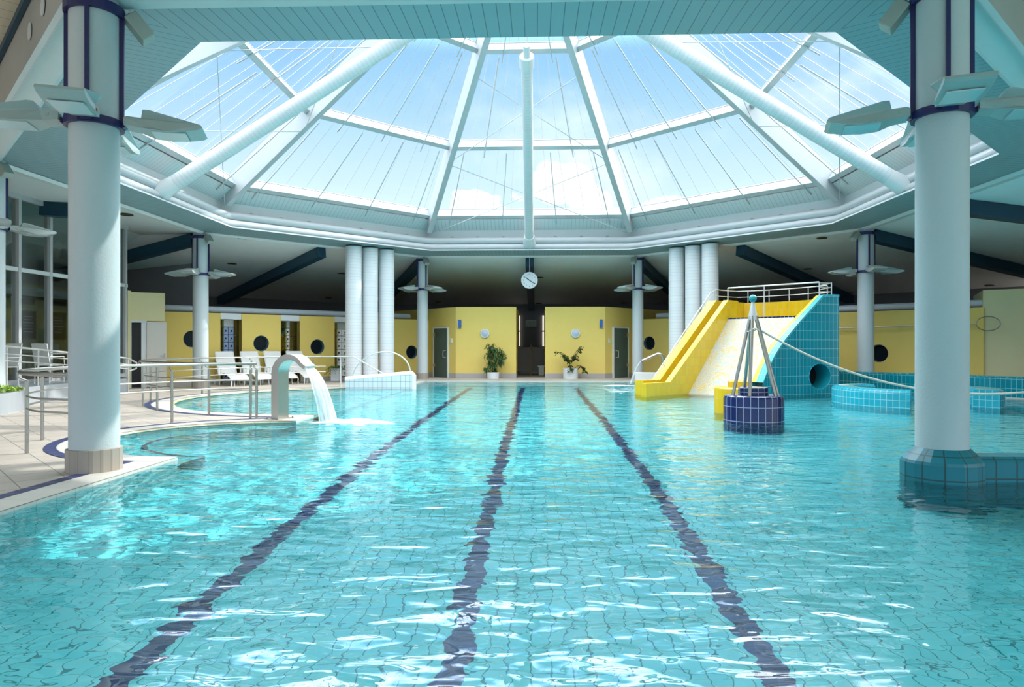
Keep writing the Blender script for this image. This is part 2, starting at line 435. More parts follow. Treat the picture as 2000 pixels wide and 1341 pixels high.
# coping and blue edge strips, each run its own piece of trim
k = 0
def trim(mb, mat):
    global k; k += 1
    return S(mb, 'trim_%d' % k, mat)
trim(strip((-3.95, -4), (-3.95, 8.07), .33, .004), 'coping')
trim(strip((-4.28, -4), (-4.28, 7.78), .14, .005), 'blue_strip')
def fan(c, r0, r1, a0, a1, z): return ring(c, r0, r1, a0, a1, 48, z)
trim(fan(C1, R1, R1+.34, -91, -268, .006), 'coping')
trim(fan(C1, R1+.34, R1+.48, -98, -261, .007), 'blue_strip')
trim(fan(C2, R2, R2+.34, -91, -269, .005), 'coping')
trim(fan(C2, R2+.34, R2+.48, -97, -264, .006), 'blue_strip')
trim(strip((-3.95, 22.6), (-3.95, 26.65), .33, .004), 'coping')
trim(strip((-4.28, 23.0), (-4.28, 27.0), .14, .005), 'blue_strip')
trim(strip((-3.95, 26.65), (3.95, 26.65), .3, .004), 'coping')
trim(strip((-4.3, 26.95), (4.0, 26.95), .08, .005), 'blue_strip')
trim(MB().quad((-4.3, 12.1, .003), (-3.95, 12.1, .003), (-3.95, 13.12, .003), (-4.3, 13.12, .003)), 'coping')
# steps inside the two round bays
mb = ring(C1, 1.35, R1, -90, -270, 36, -.42)
for i, (p, q) in enumerate(zip(arc(C1, 1.35, -90, -270, 36), arc(C1, 1.35, -90, -270, 36)[1:])): mb.quad((*p, -.42), (*p, -1.3), (*q, -1.3), (*q, -.42))
trim(mb, 'pool'); trim(ring(C1, 1.33, 1.395, -90, -270, 36, -.412), 'dark_nose')
trim(ring(C1, R1-.07, R1+.0, -92, -268, 36, -.02), 'beige_edge')
mb = ring(C2, 4.1, R2, -90, -270, 48, -.25)
for p, q in zip(arc(C2, 4.1, -90, -270, 48), arc(C2, 4.1, -90, -270, 48)[1:]): mb.quad((*p, -.25), (*p, -.6), (*q, -.6), (*q, -.25))
trim(mb, 'pool'); trim(ring(C2, 4.06, 4.14, -90, -270, 48, -.243), 'beige_edge')
trim(ring(C2, R2-.14, R2, -92, -268, 60, -.02), 'beige_edge')
mb = ring(C2, .01, 4.1, -90, -270, 48, -.6); trim(mb, 'pool')
mb = MB()
for p, q in zip(arc(C2, 4.1, -90, -270, 48), arc(C2, 4.1, -90, -270, 48)[1:]): pass
mb.quad((-3.95, 13.75, -.6), (-3.95, 21.95, -.6), (-3.95, 21.95, -1.3), (-3.95, 13.75, -1.3)); trim(mb, 'pool_wall')
for X, lb in ((-2.0, 'dark lane line on the pool floor nearest the steel arch spout'), (-.2, 'dark lane line running down the middle of the pool floor'), (1.63, 'dark lane line on the pool floor nearest the yellow slide steps')):
    tag(MB().box((X, 13, -1.296), (.16, 22.4, .008)).build('lane_line', 'lane'), lb, 'lane marking', 'lane lines on the pool floor')

# ------------------------------------------------------------------ ring soffit, tubes, fascia
def band(k, a0, z0, a1, z1, mb=None, sides=(-1, 1)):
    mb = mb or MB(); A, B, D, E2 = ov(a0, k, z0, -1), ov(a0, k, z0, 1), ov(a1, k, z1, 1), ov(a1, k, z1, -1)
    h0, h1 = a0*T22, a1*T22; l = math.hypot(a1-a0, z1-z0)
    mb.quad(A, B, D, E2, ((-h0, 0), (h0, 0), (h1, l), (-h1, l))); return mb
for k in range(8):
    S(band(k, 9.33, 5.07, 10.38, 5.0), 'ceiling_soffit', 'tg')
    S(band(k, 10.38, 4.99, 10.46, 4.93), 'trim_soffit', 'white')
    S(band(k, 10.46, 4.93, 10.8, 4.99), 'ceiling_edge', 'ceil')
    S(band(k, 9.33, 5.07, 9.33, 5.11), 'trim_edge', 'white')
    S(band(k, 9.78, 5.06, 9.78, 6.66), 'wall_fascia', 'white_matt')
    S(band(k, 9.78, 5.93, 9.3, 6.28), 'ceiling_cove', 'tg_pale')
def ringtube(apo, z, r):
    pts = []
    for k in range(8):
        a = polar(apo/C22, 45*k+22.5, z); b = polar(apo/C22, 45*k-22.5, z)
        nx = polar(apo/C22, 45*k+67.5, z)
        d0 = (b-a).normalized(); d1 = (nx-a).normalized()
        for t in (.35, .15): pts.append(a+d0*t)
        pts[-1] = pts[-1]+(d1*.03)
        pts.append(a+d1*.15+d0*.03); pts.append(a+d1*.35)
    return MB().tube(pts, r, 16, closed=True)
S(ringtube(9.56, 5.21, .145), 'trim_ring_tube', 'white_roof', True)
S(ringtube(9.62, 5.48, .14), 'trim_ring_tube', 'white_roof', True)

# ------------------------------------------------------------------ skylight
SL = .70
def zg(a): return 6.64+SL*(9.4-a)
def fp(k, a, f, dz=0.): return CEN+nrm(k)*a+tan_(k)*(f*a*T22)+Vector((0, 0, zg(a)+dz))
TIERS = (9.4, 6.7, 3.7, .9)
for k in range(8):
    A = [fp(k, 9.45, -1), fp(k, 9.45, 1), fp(k, .7, 1), fp(k, .7, -1)]
    wn = MB().quad(*A).build('window_%d' % (k+1), 'roof_glass', None, False, 'structure')
    for a in TIERS[:3]:
        n = nrm(k); up = Vector((n.x*SL, n.y*SL, 1)).normalized()
        e = a*T22-.05
        c0 = CEN+n*a+Vector((0, 0, zg(a)))-up*.19
        MB().bar(c0-tan_(k)*e, c0+tan_(k)*e, .16, .34, up).build('purlin', 'white_roof', wn)
        c1 = CEN+n*(a-.06)+Vector((0, 0, zg(a-.06)))-up*.015
        MB().bar(c1-tan_(k)*e, c1+tan_(k)*e, .05, .03, up).build('glazing_seal', 'alu', wn)
    if k in (0, 1, 2, 6, 7):
        for (a0, a1), fr in (((9.4, 6.7), (-.8, -.27, .27, .8)), ((6.7, 3.7), (-.56, 0, .56)), ((3.7, 1.2), (-.5, .5))):
            for f in fr:
                p, q = fp(k, a0+.1, f, -.46), fp(k, a1-.05, f*1.03, -.46)
                MB().tube([p, q], .02, 6).build('glazing_rod', 'white_roof', wn, True)
        mb = MB()
        for i in range(11):
            f = -.92+.184*i
            mb.tube([fp(k, 9.35, f, -.03), fp(k, .9, f, -.03)], .008, 4)
        mb.build('glazing_seams', 'alu', wn)
    if k in (0, 2, 6):
        for a0, a1 in ((9.55, 6.75), (6.55, 3.9)):
            for sgn in (-1, 1):
                p, q = fp(k, a0, sgn*.97, -.78), fp(k, a1, -sgn*.97, -.78)
                MB().tube([p, q], .014, 5).build('brace_cable', 'white_roof', wn, True)
for j in range(8):
    ang = 22.5+45*j
    def rp(r): return polar(r, ang, 6.64+SL*C22*(10.174-r)-.41)
    S(MB().bar(rp(10.45), rp(.6), .2, .68), 'beam_rafter', 'white_roof', bev=.01)
S(MB().lathe([(.9, 11.6), (.9, 12.9), (.2, 13.3)], (0, CY, 0), 24), 'beam_hub', 'white')
for k in range(8):
    S(band(k, 9.45, 6.67, 10.9, 6.0), 'roof_eave', 'ceil')
    S(band(k, 10.9, 6.0, 21, 6.0), 'roof_slab', 'ceil')

# ------------------------------------------------------------------ outer ceiling and walls
AO = 20.8; ZO = 5-.133*(AO-10.8)
def cz(p):
    v = Vector((p[0], p[1], 0))-CEN
    return 5-.133*(max(v.dot(nrm(k)) for k in range(8))-10.8)
for k in (7, 0, 1, 2):
    S(band(k, 10.8, 4.99, AO, ZO), 'ceiling', 'ceil_lo')
    if k != 2: S(band(k, AO, 0, AO, 4.2), {7: 'wall_northwest', 0: 'wall_north', 1: 'wall_northeast'}[k], 'dark_wall')
S(band(2, 19.5, 0, 19.5, 4.4), 'wall_east', 'cream')
S(band(6, 10.8, 4.99, 13.2, 5.12), 'ceiling_west', 'ceil')
S(band(6, 13.2, 5.12, 15, 4.43), 'ceiling_west', 'ceil_lo')
S(band(6, 15, 4.43, AO, ZO), 'ceiling_west', 'ceil_lo')
def wl(a, z): p = polar(a/C22, -67.5); return (p.x, p.y, z)
S(MB().quad(wl(10.8, 4.9), wl(13.2, 4.6), wl(13.2, 5.3), wl(10.8, 5.1)).quad(wl(13.2, 4.6), wl(AO, ZO-.1), wl(AO, 5.3), wl(13.2, 5.3)), 'wall_bulkhead', 'ceil_lo')
for k in (3, 4, 5):
    S(band(k, 10.8, 4.9, 10.8, 5.85), 'wall_bulkhead', 'fascia')
    S(band(k, 10.79, 4.9, 10.86, 4.92), 'trim_bulkhead', 'white')
    mb = MB(); a, b = ov(10.84, k, 5.82, -1), ov(10.84, k, 5.82, 1)
    S(mb.bar(a, b, .06, .1), 'trim_bulkhead', 'teal_beam')
    S(band(k, 10.8, 5.87, AO, 5.87), 'ceiling_boards', 'beige_board')
for s in (-1, 1):
    a, b = polar(10.8/C22, s*112.5), polar(AO/C22, s*112.5)
    S(MB().quad((a.x, a.y, 4.4), (b.x, b.y, 3.4), (b.x, b.y, 5.9), (a.x, a.y, 5.9)), 'wall_bulkhead', 'fascia')
# low-slung beams radiating from the ring
for ang in (0, 22.5, -22.5, 45, -45, 67.5, -67.5, 90, -90):
    vtx = abs(ang/45-round(ang/45)) > .1
    r0 = 10.82/C22 if vtx else 10.82; r1 = (AO-.05)/C22 if vtx else AO-.05
    if ang == -90: r1 = 12.62
    p, q = polar(r0, ang), polar(r1, ang)
    zp = 4.99; zq = cz(q) if ang != -90 else 5.1
    S(MB().bar((p.x, p.y, zp-.19), (q.x, q.y, zq-.19), .34, .36), 'beam_ceiling', 'teal_beam')

# ------------------------------------------------------------------ partitions with portholes
def panel(p0, d, u0, u1, z0, z1, th, holes=()):
    """upright slab along d (2D unit), front on the right of d, with round holes (u, z, r)"""
    d = Vector((*d, 0)); n = Vector((d.y, -d.x, 0)); p0 = Vector((*p0, 0))
    loops = [[(u0, z0), (u1, z0), (u1, z1), (u0, z1)]]+[[(u+r*math.cos(2*PI*i/40), z+r*math.sin(2*PI*i/40)) for i in range(40)] for u, z, r in holes]
    flat = [q for l in loops for q in l]; tri = tessellate_polygon([[Vector((x, y, 0)) for x, y in l] for l in loops])
    mb = MB(); N = len(flat)
    pts = [p0+d*u+Vector((0, 0, z)) for u, z in flat]+[p0+d*u+Vector((0, 0, z))-n*th for u, z in flat]
    fs = []
    for t in tri:
        a, b, c = (flat[i] for i in t)
        if (b[0]-a[0])*(c[1]-a[1])-(b[1]-a[1])*(c[0]-a[0]) < 0: t = t[::-1]
        fs.append(tuple(t)); fs.append(tuple(i+N for i in t[::-1]))
    o = 0
    for l in loops:
        m = len(l)
        for i in range(m): fs.append((o+i, o+N+i, o+N+(i+1) % m, o+(i+1) % m))
        o += m
    return mb.add(pts, fs)
def pt(p0, d, u, z=0., out=0.):
    return Vector((p0[0]+d[0]*u+d[1]*out, p0[1]+d[1]*u-d[0]*out, z))
NW0, NWd = (-12.0*Q, CY+12.0*Q), (Q, Q)
NE0, NEd = (12.0*Q, CY+12.0*Q), (Q, -Q)
wn_no = [8]
def porthole(p0, d, u, z, r=.29):
    wn_no[0] += 1
    n = Vector((d[1], -d[0], 0)); c = pt(p0, d, u, z)
    T = Matrix.Translation(c) @ n.to_track_quat('Z', 'Y').to_matrix().to_4x4()
    g = MB().lathe([(1e-5, 0), (r*.9, 0)], (0, 0, -.12), 40, cap=False).xf(T).build('window_%d' % wn_no[0], 'dkglass', None, False, 'structure')
    MB().lathe([(r*.9, -.13), (r, -.13), (r, .004), (r*.965, .004), (r*.955, -.06), (r*.9, -.12)], (0, 0, 0), 40, cap=False).xf(T).build('frame', 'frame', g, True)
NWP = [(-4.19, 1.57), (-1.78, 1.43), (.44, 1.305), (4.83, 1.08)]
NEP = [(-4.84, 1.46), (4.28, 1.09)]
segs = [(-6.1, -3.23), (-2.5, -1.02), (-.29, 1.18), (2.3, 5.97)]
for a, b in segs:
    S(panel(NW0, NWd, a, b, .16, 2.48, .3, [(u, z, .29) for u, z in NWP if a < u < b]), 'wall_partition', 'yellow')
    S(panel(NW0, NWd, a-.0, b, 0, .16, .31), 'baseboard_partition', 'base')
for u, z in NWP: porthole(NW0, NWd, u, z)
S(panel(NE0, NEd, -5.95, 7.2, .16, 2.48, .3, [(u, z, .29) for u, z in NEP]), 'wall_partition', 'yellow')
S(panel(NE0, NEd, -5.95, 7.2, 0, .16, .31), 'baseboard_partition', 'base')
for u, z in NEP: porthole(NE0, NEd, u, z)
# centre blocks either side of the passage
XL, XR = (-3.09, -.57), (.65, 3.13)
def block(poly, nm):
    mb = MB().prism(poly, .2, 2.97); S(mb, 'wall_block', 'yellow')
    c = Vector((sum(p[0] for p in poly)/len(poly), sum(p[1] for p in poly)/len(poly)))
    S(MB().prism([tuple(c+(Vector(p)-c)*1.004) for p in poly], 0, .2), 'baseboard_block', 'base')
block([(-3.09, 29.0), (-.57, 29.0), (-.57, 34.0), (-8.1, 34.0)], 'l')
block([(.65, 29.0), (3.13, 29.0), (8.13, 34.0), (.65, 34.0)], 'r')
# cream boxes beside the partitions
S(MB().prism([(-12.66, 21.48), (-12.58, 21.48), (-12.58, 21.66), (-12.66, 21.66)], 0, 3.08), 'wall_cream', 'cream')
CRd = Vector((1, .55)).normalized()
S(panel((-12.6, 21.62), tuple(CRd), .03, 1.0, 2.13, 3.04, .15), 'wall_cream', 'cream')
S(panel((-12.6, 21.62), tuple(CRd), .0, .03, 0, 3.04, .15), 'wall_cream', 'cream')
S(panel((-12.6, 21.62), tuple(CRd), .98, 1.0, 0, 3.04, .15), 'wall_cream', 'cream')
S(MB().box((-13.1, 23.6, 1.2), (2.2, .1, 2.4)), 'wall_store', 'black')
S(MB().prism([(13.62, 21.28), (14.6, 20.72), (18.5, 18.5), (19.4, 21), (15, 24)], .0, 3.0), 'wall_cream', 'cream')
S(MB().box((14.72, 20.6, 1.1), (.1, .12, 2.2)), 'door_1', 'brown')

# ------------------------------------------------------------------ glazed restaurant front
FX = -12.6
wf = thing('window_front', 'x', 'x', (FX, 15, 0)); del wf['label']; del wf['category']; wf['kind'] = 'structure'
MB().quad((FX, 8.9, .45), (FX, 21.4, .45), (FX, 21.4, 5.08), (FX, 8.9, 5.08)).build('pane', 'facade_glass', wf)
for i in range(12):
    y = 21.3-1.12*i
    MB().box((FX, y, 2.7), (.17, .09, 4.7)).build('mullion', 'alu', wf)
MB().box((FX+.02, 15.2, 3.22), (.1, 12.4, .1)).build('transom', 'white', wf)
MB().box((FX+.02, 15.2, 5.03), (.14, 12.4, .14)).build('transom', 'alu', wf)
MB().box((FX, 15.2, .43), (.14, 12.4, .1)).build('transom', 'alu', wf)
S(MB().box((-16.6, 17, 1.7), (.1, 18, 3.4)), 'wall_restaurant', 'cream')
S(MB().box((-17.6, 17, 4.1), (.1, 18, 2.4)), 'wall_restaurant', 'ceil')
S(MB().box((-16.9, 17, 3.1), (1.6, 18, .3)), 'beam_gallery', 'ceil')
S(MB().box((-15, 26, 2.5), (5, .1, 5)), 'wall_restaurant', 'dark_wall')
S(MB().box((-14.7, 15.2, .2), (4.1, 13, .4)), 'floor_restaurant', 'base')
for y0, y1, z0, z1 in ((22.3, 23.1, 1.6, 2.55), (23.6, 24.5, 1.6, 2.6), (22.35, 23.05, 2.8, 2.98), (23.7, 24.5, 2.85, 3.02)):
    pass
# terrace plinth
S(MB().prism([(-9.95, 11.5), (-10.0, 13.2), (-10.35, 14.15), (-10.95, 14.4), (-11.45, 17.3), (-11.3, 18.85), (-11.3, 19.3), (-12.55, 19.3), (-12.55, 11.5)], 0, .4), 'floor_terrace', 'plinth_tile')
# ------------------------------------------------------------------ columns and their lamps
def column(x, y, label, base='tile', r=.24, bars=45., ztop=5.0):
    t = thing('column', label, 'column', (x, y, 0), 'white columns of the ring')
    MB().lathe([(r, .2), (r, ztop)], (x, y, 0), 40, cap=False).build('shaft', 'column', t, True)
    if base == 'tile':
        MB().lathe([(r+.03, 0), (r+.03, .235), (r, .24)], (x, y, 0), 18, cap=False).build('tiled_base', 'column_base', t)
    else:
        MB().lathe([(.375, -1.3), (.375, .14), (.362, .17), (r+.01, .285), (r-.01, .285)], (x, y, 0), 16, cap=False).build('tiled_base', 'teal_dark', t)
    for i in range(4):
        a = R_(bars+90*i)
        mb = MB(); T = Matrix.Translation((x+math.cos(a)*(r+.022), y+math.sin(a)*(r+.022), 4.24)) @ Matrix.Rotation(a, 4, 'Z')
        mb.box(None, (.045, .036, 1.2), mat=T).build('navy_strip', 'navy', t)
    for z, h in ((4.84, .05),):
        MB().lathe([(r+.005, z-h), (r+.05, z-h), (r+.05, z+h), (r+.005, z+h)], (x, y, 0), 28, cap=False).build('collar', 'navy', t)
    return t
LAMP_TOP = [(.30, .055), (.33, .075), (.47, .065), (.50, .13), (.56, .133), (1.06, .02), (1.08, -.01)]
LAMP_BOT = [(1.04, -.035), (.9, -.06), (.72, -.075), (.56, -.065), (.44, -.035), (.30, -.015)]
def lamp(x, y, label, rot, z=3.66):
    t = thing('floodlight_cluster', label, 'floodlight', (x, y, z), 'floodlight clusters on the columns')
    MB().lathe([(.245, -.05), (.285, -.05), (.285, .03), (.245, .03)], (x, y, z), 16, cap=False).build('collar', 'navy', t)
    for i in range(4):
        a = R_(rot+90*i)
        T = Matrix.Translation((x, y, z)) @ Matrix.Rotation(a, 4, 'Z')
        prof = LAMP_TOP+LAMP_BOT
        mb = MB(); n = len(prof)
        def hw(px): return .125 if px < .48 else .2
        L = [(px, -hw(px), pz) for px, pz in prof]; Rr = [(px, hw(px), pz) for px, pz in prof]
        mb.add(L+Rr, [tuple(range(n))[::-1], tuple(range(n, 2*n))]+[(i0, (i0+1) % n, n+(i0+1) % n, n+i0) for i0 in range(n)])
        h = mb.xf(T).build('lamp_head', 'lamp', t)
        MB().box((.74, 0, -.073), (.34, .30, .012)).xf(T).build('lens', 'lens', h)
        b = MB(); b.box((.40, .127, .03), (.03, .008, .03)); b.xf(T).build('hinge', 'red' if i % 2 else 'spot', h)
        MB().bar((.24, 0, -.03), (.34, 0, .03), .1, .05).xf(T).build('bracket', 'navy', h)
    return t
def spot(x, y, ang, label):
    a = R_(ang); c = Vector((x+math.cos(a)*.34, y+math.sin(a)*.34, 4.8))
    t = thing('spotlight', label, 'spotlight', c, 'small spotlights at the column heads')
    dn = Vector((math.cos(a)*.75, math.sin(a)*.75, -.9)).normalized()
    mb = MB().bar(c-dn*.02+Vector((0, 0, .05)), c+dn*.27+Vector((0, 0, .05)), .2, .15); mb.build('housing', 'spot', t, bev=.015)
    MB().bar((x+math.cos(a)*.26, y+math.sin(a)*.26, 4.8), c+Vector((0, 0, .08)), .05, .05).build('bracket', 'navy', t)
COLS = [(-157.5, 'white column with grey tiled foot standing on the deck before the first round bay', 'tile', 18, 30, 'fixed to the column on the near deck corner'),
        (157.5, 'white column rising from a teal tiled pedestal in the water', 'teal', -18, 150, 'fixed to the column on the teal pedestal'),
        (-112.5, 'white column beside the planter with lime green shrubs', 'tile', 45, -20, 'fixed to the column beside the planter'),
        (-67.5, 'white column next to the white sun loungers', 'tile', 3, -30, 'fixed to the column next to the loungers'),
        (67.5, 'white column between teal slide wall and yellow wall', 'tile', -3, 200, 'fixed to the column behind the teal slide wall'),
        (-22.5, 'white column by the glass door next to the leafy ficus wall', 'tile', 45, -60, 'fixed to the column on the ficus side'),
        (22.5, 'white column by the glass door next to the pipe spout', 'tile', 45, 240, 'fixed to the column beside the pipe spout')]
for ang, lb, base, rot, sa, ll in COLS:
    p = polar(11.47, ang)
    if ang == -112.5: p.x += .08
    column(p.x, p.y, lb, base, .238 if abs(ang) > 30 else .222, rot)
    lamp(p.x, p.y, 'four-headed white floodlight cluster '+ll, rot)
    spot(p.x, p.y, sa, 'small grey spotlight '+ll.replace('fixed to', 'at the head of'))
# teal wall running from the pedestal
px_, py_ = polar(11.47, 157.5).x, polar(11.47, 157.5).y
mb = MB(); y0, y1 = py_-.2, py_+.15; x0, x1 = px_+.1, 14.6
prof = [(y0, -1.3), (y0, .16), (y0+.05, .215), (y1-.05, .215), (y1, .16), (y1, -1.3)]
l = 0
for (a, za), (b, zb) in zip(prof, prof[1:]):
    d = math.hypot(b-a, zb-za); mb.quad((x0, a, za), (x1, a, za), (x1, b, zb), (x0, b, zb), ((x0, za if a == b else l), (x1, za if a == b else l), (x1, zb if a == b else l+d), (x0, zb if a == b else l+d))); l += d
tag(mb.build('pool_divider', 'teal_dark'), 'low teal tiled wall running from the column pedestal through the water', 'wall')

# ------------------------------------------------------------------ ducts
DN = {0: 'white spiral air duct hanging over the clock', 6: 'white spiral air duct crossing the skylight above the restaurant front', 2: 'white spiral air duct crossing the skylight above the yellow slide'}
for k in (0, 2, 6):
    n = nrm(k)
    def dp(t): return CEN+n*(9.45-t)+Vector((0, 0, 5.36+.62*t))
    t = thing('air_duct', DN[k], 'air duct', dp(0), 'sloping air ducts under the skylight')
    L = 8.5
    mb = MB().tube([dp(-.0), dp(6.9)], .17 if k == 0 else .2, 28); mb.build('pipe', 'duct', t, True)
    MB().tube([dp(-.05), dp(.35)], [.25, .2], 28).build('root_flange', 'white', t, True)
    MB().tube([dp(6.75), dp(7.05)], .215, 28).build('end_cap', 'white', t, True)
    MB().tube([dp(7.0), dp(7.35)], .1, 16).build('nozzle', 'white', t, True)
    MB().tube([dp(7.2), dp(7.25)+Vector((0, 0, 1.1))], .012, 6).build('hanger', 'white', t)
for sx, xs in ((-1, ('the outermost, beside the lockers', 'the middle one behind the ramp wall', 'the innermost behind the ramp wall')), (1, ('the innermost behind the yellow stair', 'the middle one behind the yellow stair', 'the outermost behind the yellow stair'))):
    P3 = [(-6.44, 25.36), (-5.95, 25.85), (-5.44, 26.36)]
    if sx > 0: P3 = [(5.53, 26.25), (6.03, 25.72), (6.51, 25.2)]
    for (x, y), w_ in zip(P3, xs):
        mb = MB().lathe([(.295, 0), (.295, 4.98)], (x, y, 0), 32)
        o = mb.build('duct_pillar', 'duct', None, True)
        tag(o, 'thick white ribbed duct pillar, '+w_, 'duct pillar', 'trios of ribbed duct pillars')

# round vents in the fascia above the ring tubes
WH = {0: 'above the clock', 1: 'above the slide', 7: 'above the lockers'}
for k in (7, 0, 1):
    for i, f in enumerate((-3.07, -2.05, -1.03, 1.03, 2.05, 3.07)):
        c = CEN+nrm(k)*9.77+tan_(k)*f+Vector((0, 0, 5.585))
        T = Matrix.Translation(c) @ (-nrm(k)).to_track_quat('Z', 'Y').to_matrix().to_4x4()
        o = MB().lathe([(.105, 0), (.105, .03), (.09, .045), (1e-4, .05)], (0, 0, 0), 20, cap=False).xf(T).build('round_vent', 'spot', None, True)
        tag(o, 'round brown-grey vent half hidden by the white ring tube '+WH[k], 'vent', 'round vents '+WH[k])
for s in (5, 3):
    for i, f in enumerate((-2.85, -1.95)):
        c = CEN+nrm(s)*10.81+tan_(s)*f+Vector((0, 0, 5.38))
        T = Matrix.Translation(c) @ nrm(s).to_track_quat('Z', 'Y').to_matrix().to_4x4()
        o = MB().lathe([(.11, 0), (.11, .012), (1e-4, .014)], (0, 0, 0), 20, cap=False).xf(T).build('round_vent', 'white', None, True)
        w_ = 'over the deck' if s == 5 else 'over the teal divider'
        tag(o, 'flat white round cover on the grey bulkhead '+w_, 'vent', 'round covers on the bulkhead '+w_)
# recessed downlights
for i, (x, y) in enumerate([(-9.69, 23.3), (-11.49, 26.53), (-8.2, 30.02), (-15.78, 29.52), (-10.36, 35.24), (.43, 32.18), (.4, 38.3), (-5.07, 37.9), (5.04, 38.2), (9.84, 23.67), (11.08, 28.11), (14.39, 31.92), (18.2, 28.2), (-11.13, 19.0)]):
    z = cz((x, y)) if i < 13 else 5.0
    t = thing('downlight', 'small dark recessed downlight in the grey outer ceiling' if i < 13 else 'small dark recessed downlight in the pale ceiling beside the glazed front', 'downlight', (x, y, z), 'recessed downlights')
    MB().lathe([(.17, -.01), (.17, -.03), (.12, -.035)], (x, y, z), 24, cap=False).build('rim', 'brown', t)
    MB().lathe([(1e-4, -.02), (.12, -.03)], (x, y, z), 24, cap=False).build('reflector', 'dark', t)

# ------------------------------------------------------------------ clock
c = Vector((0.0, 28.05, 3.98))
t = thing('wall_clock', 'round white clock with black numerals hanging under the ring', 'clock', c)
def face(r0, r1, y, n=40): return MB().lathe([(r0, 0), (r1, 0)], (0, 0, 0), n, cap=False).xf(Matrix.Translation(c+Vector((0, y, 0))) @ Matrix.Rotation(PI/2, 4, 'X'))
MB().lathe([(.335, -.05), (.335, .05), (.31, .055), (.31, .045)], (0, 0, 0), 40, cap=False).xf(Matrix.Translation(c) @ Matrix.Rotation(PI/2, 4, 'X')).build('case', 'alu', t, True)
face(1e-4, .315, -.045).build('dial', 'white', t)
def hand(ang, l, w, y):
    a = R_(ang); d = Vector((math.sin(a), 0, math.cos(a)))
    return MB().bar(c-d*.05+Vector((0, y, 0)), c+d*l+Vector((0, y, 0)), w, .008, (0, 1, 0))
hand(308, .17, .03, -.055).build('hour_hand', 'black', t); hand(124, .27, .022, -.062).build('minute_hand', 'black', t)
def text(s, size, at, mat, parent, name, ext=.002):
    cu = bpy.data.curves.new(name, 'FONT'); cu.body = s; cu.size = size; cu.align_x = 'CENTER'; cu.align_y = 'CENTER'; cu.extrude = ext
    o = bpy.data.objects.new(name, cu); C.objects.link(o)
    me = bpy.data.meshes.new_from_object(o.evaluated_get(bpy.context.evaluated_depsgraph_get()))
    C.objects.unlink(o); bpy.data.objects.remove(o)
    return [Matrix.Translation(at) @ Matrix.Rotation(PI/2, 4, 'X') @ v.co for v in me.vertices], [tuple(p.vertices) for p in me.polygons]
mb = MB()
for h in range(1, 13):
    a = R_(30*h); v, f = text(str(h), .085, c+Vector((math.sin(a)*.245, -.05, math.cos(a)*.245)), 'black', t, 'numeral'); mb.add(v, f)
mb.build('numerals', 'black', t)
MB().tube([c+Vector((0, 0, .33)), c+Vector((0, 0, 1.0))], .012, 6).build('hanger', 'alu', t)
MB().bar(c+Vector((0, .05, 0)), c+Vector((0, .45, 0)), .06, .06).build('bracket', 'alu', t)

# ------------------------------------------------------------------ centre passage, doors, wall lights
def gdoor(p0, d, u0, u1, label, hside):
    t = thing('glass_door', label, 'door', pt(p0, d, (u0+u1)/2, 0))
    def slab(a, b, z0, z1, o0, o1):
        A, B = pt(p0, d, a, z0, o0), pt(p0, d, b, z0, o0); A2, B2 = pt(p0, d, a, z0, o1), pt(p0, d, b, z0, o1)
        return MB().prism([tuple(v[:2]) for v in (A, B, B2, A2)], z0, z1)
    slab(u0, u1, .0, 2.1, .004, .012).build('room_shade_panel', 'door_dark', t)  # dark slab on the solid wall stands for the unlit room beyond
    mb = slab(u0-.05, u0, 0, 2.14, .0, .07); mb.build('jamb', 'white', t); slab(u1, u1+.05, 0, 2.14, .0, .07).build('jamb', 'white', t)
    slab(u0-.05, u1+.05, 2.1, 2.15, .0, .07).build('head', 'white', t)
    slab(u0+.02, u1-.02, .02, 2.08, .04, .055).build('leaf', 'door_glass', t)
    hu = u0+.1 if hside < 0 else u1-.1; iu = hu+.16*(1 if hside < 0 else -1)
    pts = [pt(p0, d, hu, .85, .07), pt(p0, d, iu, .87, .08), pt(p0, d, iu, 1.13, .08), pt(p0, d, hu, 1.15, .07)]
    MB().tube(pts, .018, 8).build('handle', 'pale_steel', t, True)
    hv = u1-.04 if hside < 0 else u0+.04
    for z in (.45, 1.75): slab(hv-.05, hv+.05, z, z+.14, .035, .07).build('hinge', 'steel', t)
DL0, DLd = (-4.16, 30.07), (Q, -Q)
gdoor(DL0, DLd, .05, 1.0, 'frameless glass door with handle in the wall beside the leafy ficus', 1)
DR0, DRd = (3.46, 29.33), (Q, Q)
gdoor(DR0, DRd, .05, 1.0, 'frameless glass door with handle in the wall beside the pipe spout', -1)
for (p0, d, u, lb) in ((DL0, DLd, 1.22, 'small white switch plate beside the glass door on the ficus side'), (DR0, DRd, -.2, 'small white switch plate beside the glass door near the pipe spout')):
    c_ = pt(p0, d, u, 1.56, .01)
    o = MB().box(c_, (.11, .03, .2), math.atan2(d[1], d[0])).build('switch_plate', 'white', None, False, bev=.006); tag(o, lb, 'switch')
for x, lb in ((-2.92, 'ficus'), (2.96, 'rubber plant')):
    t = thing('wall_sconce', 'narrow blue wall light high above the %s' % lb, 'wall light', (x, 28.98, 2.27))
    MB().box((x, 28.95, 2.27), (.12, .09, .34)).build('blue_front', 'blue_sconce', t, bev=.02)
    MB().box((x+(.06 if x > 0 else -.06), 28.97, 2.27), (.06, .07, .35)).build('side', 'alu', t)
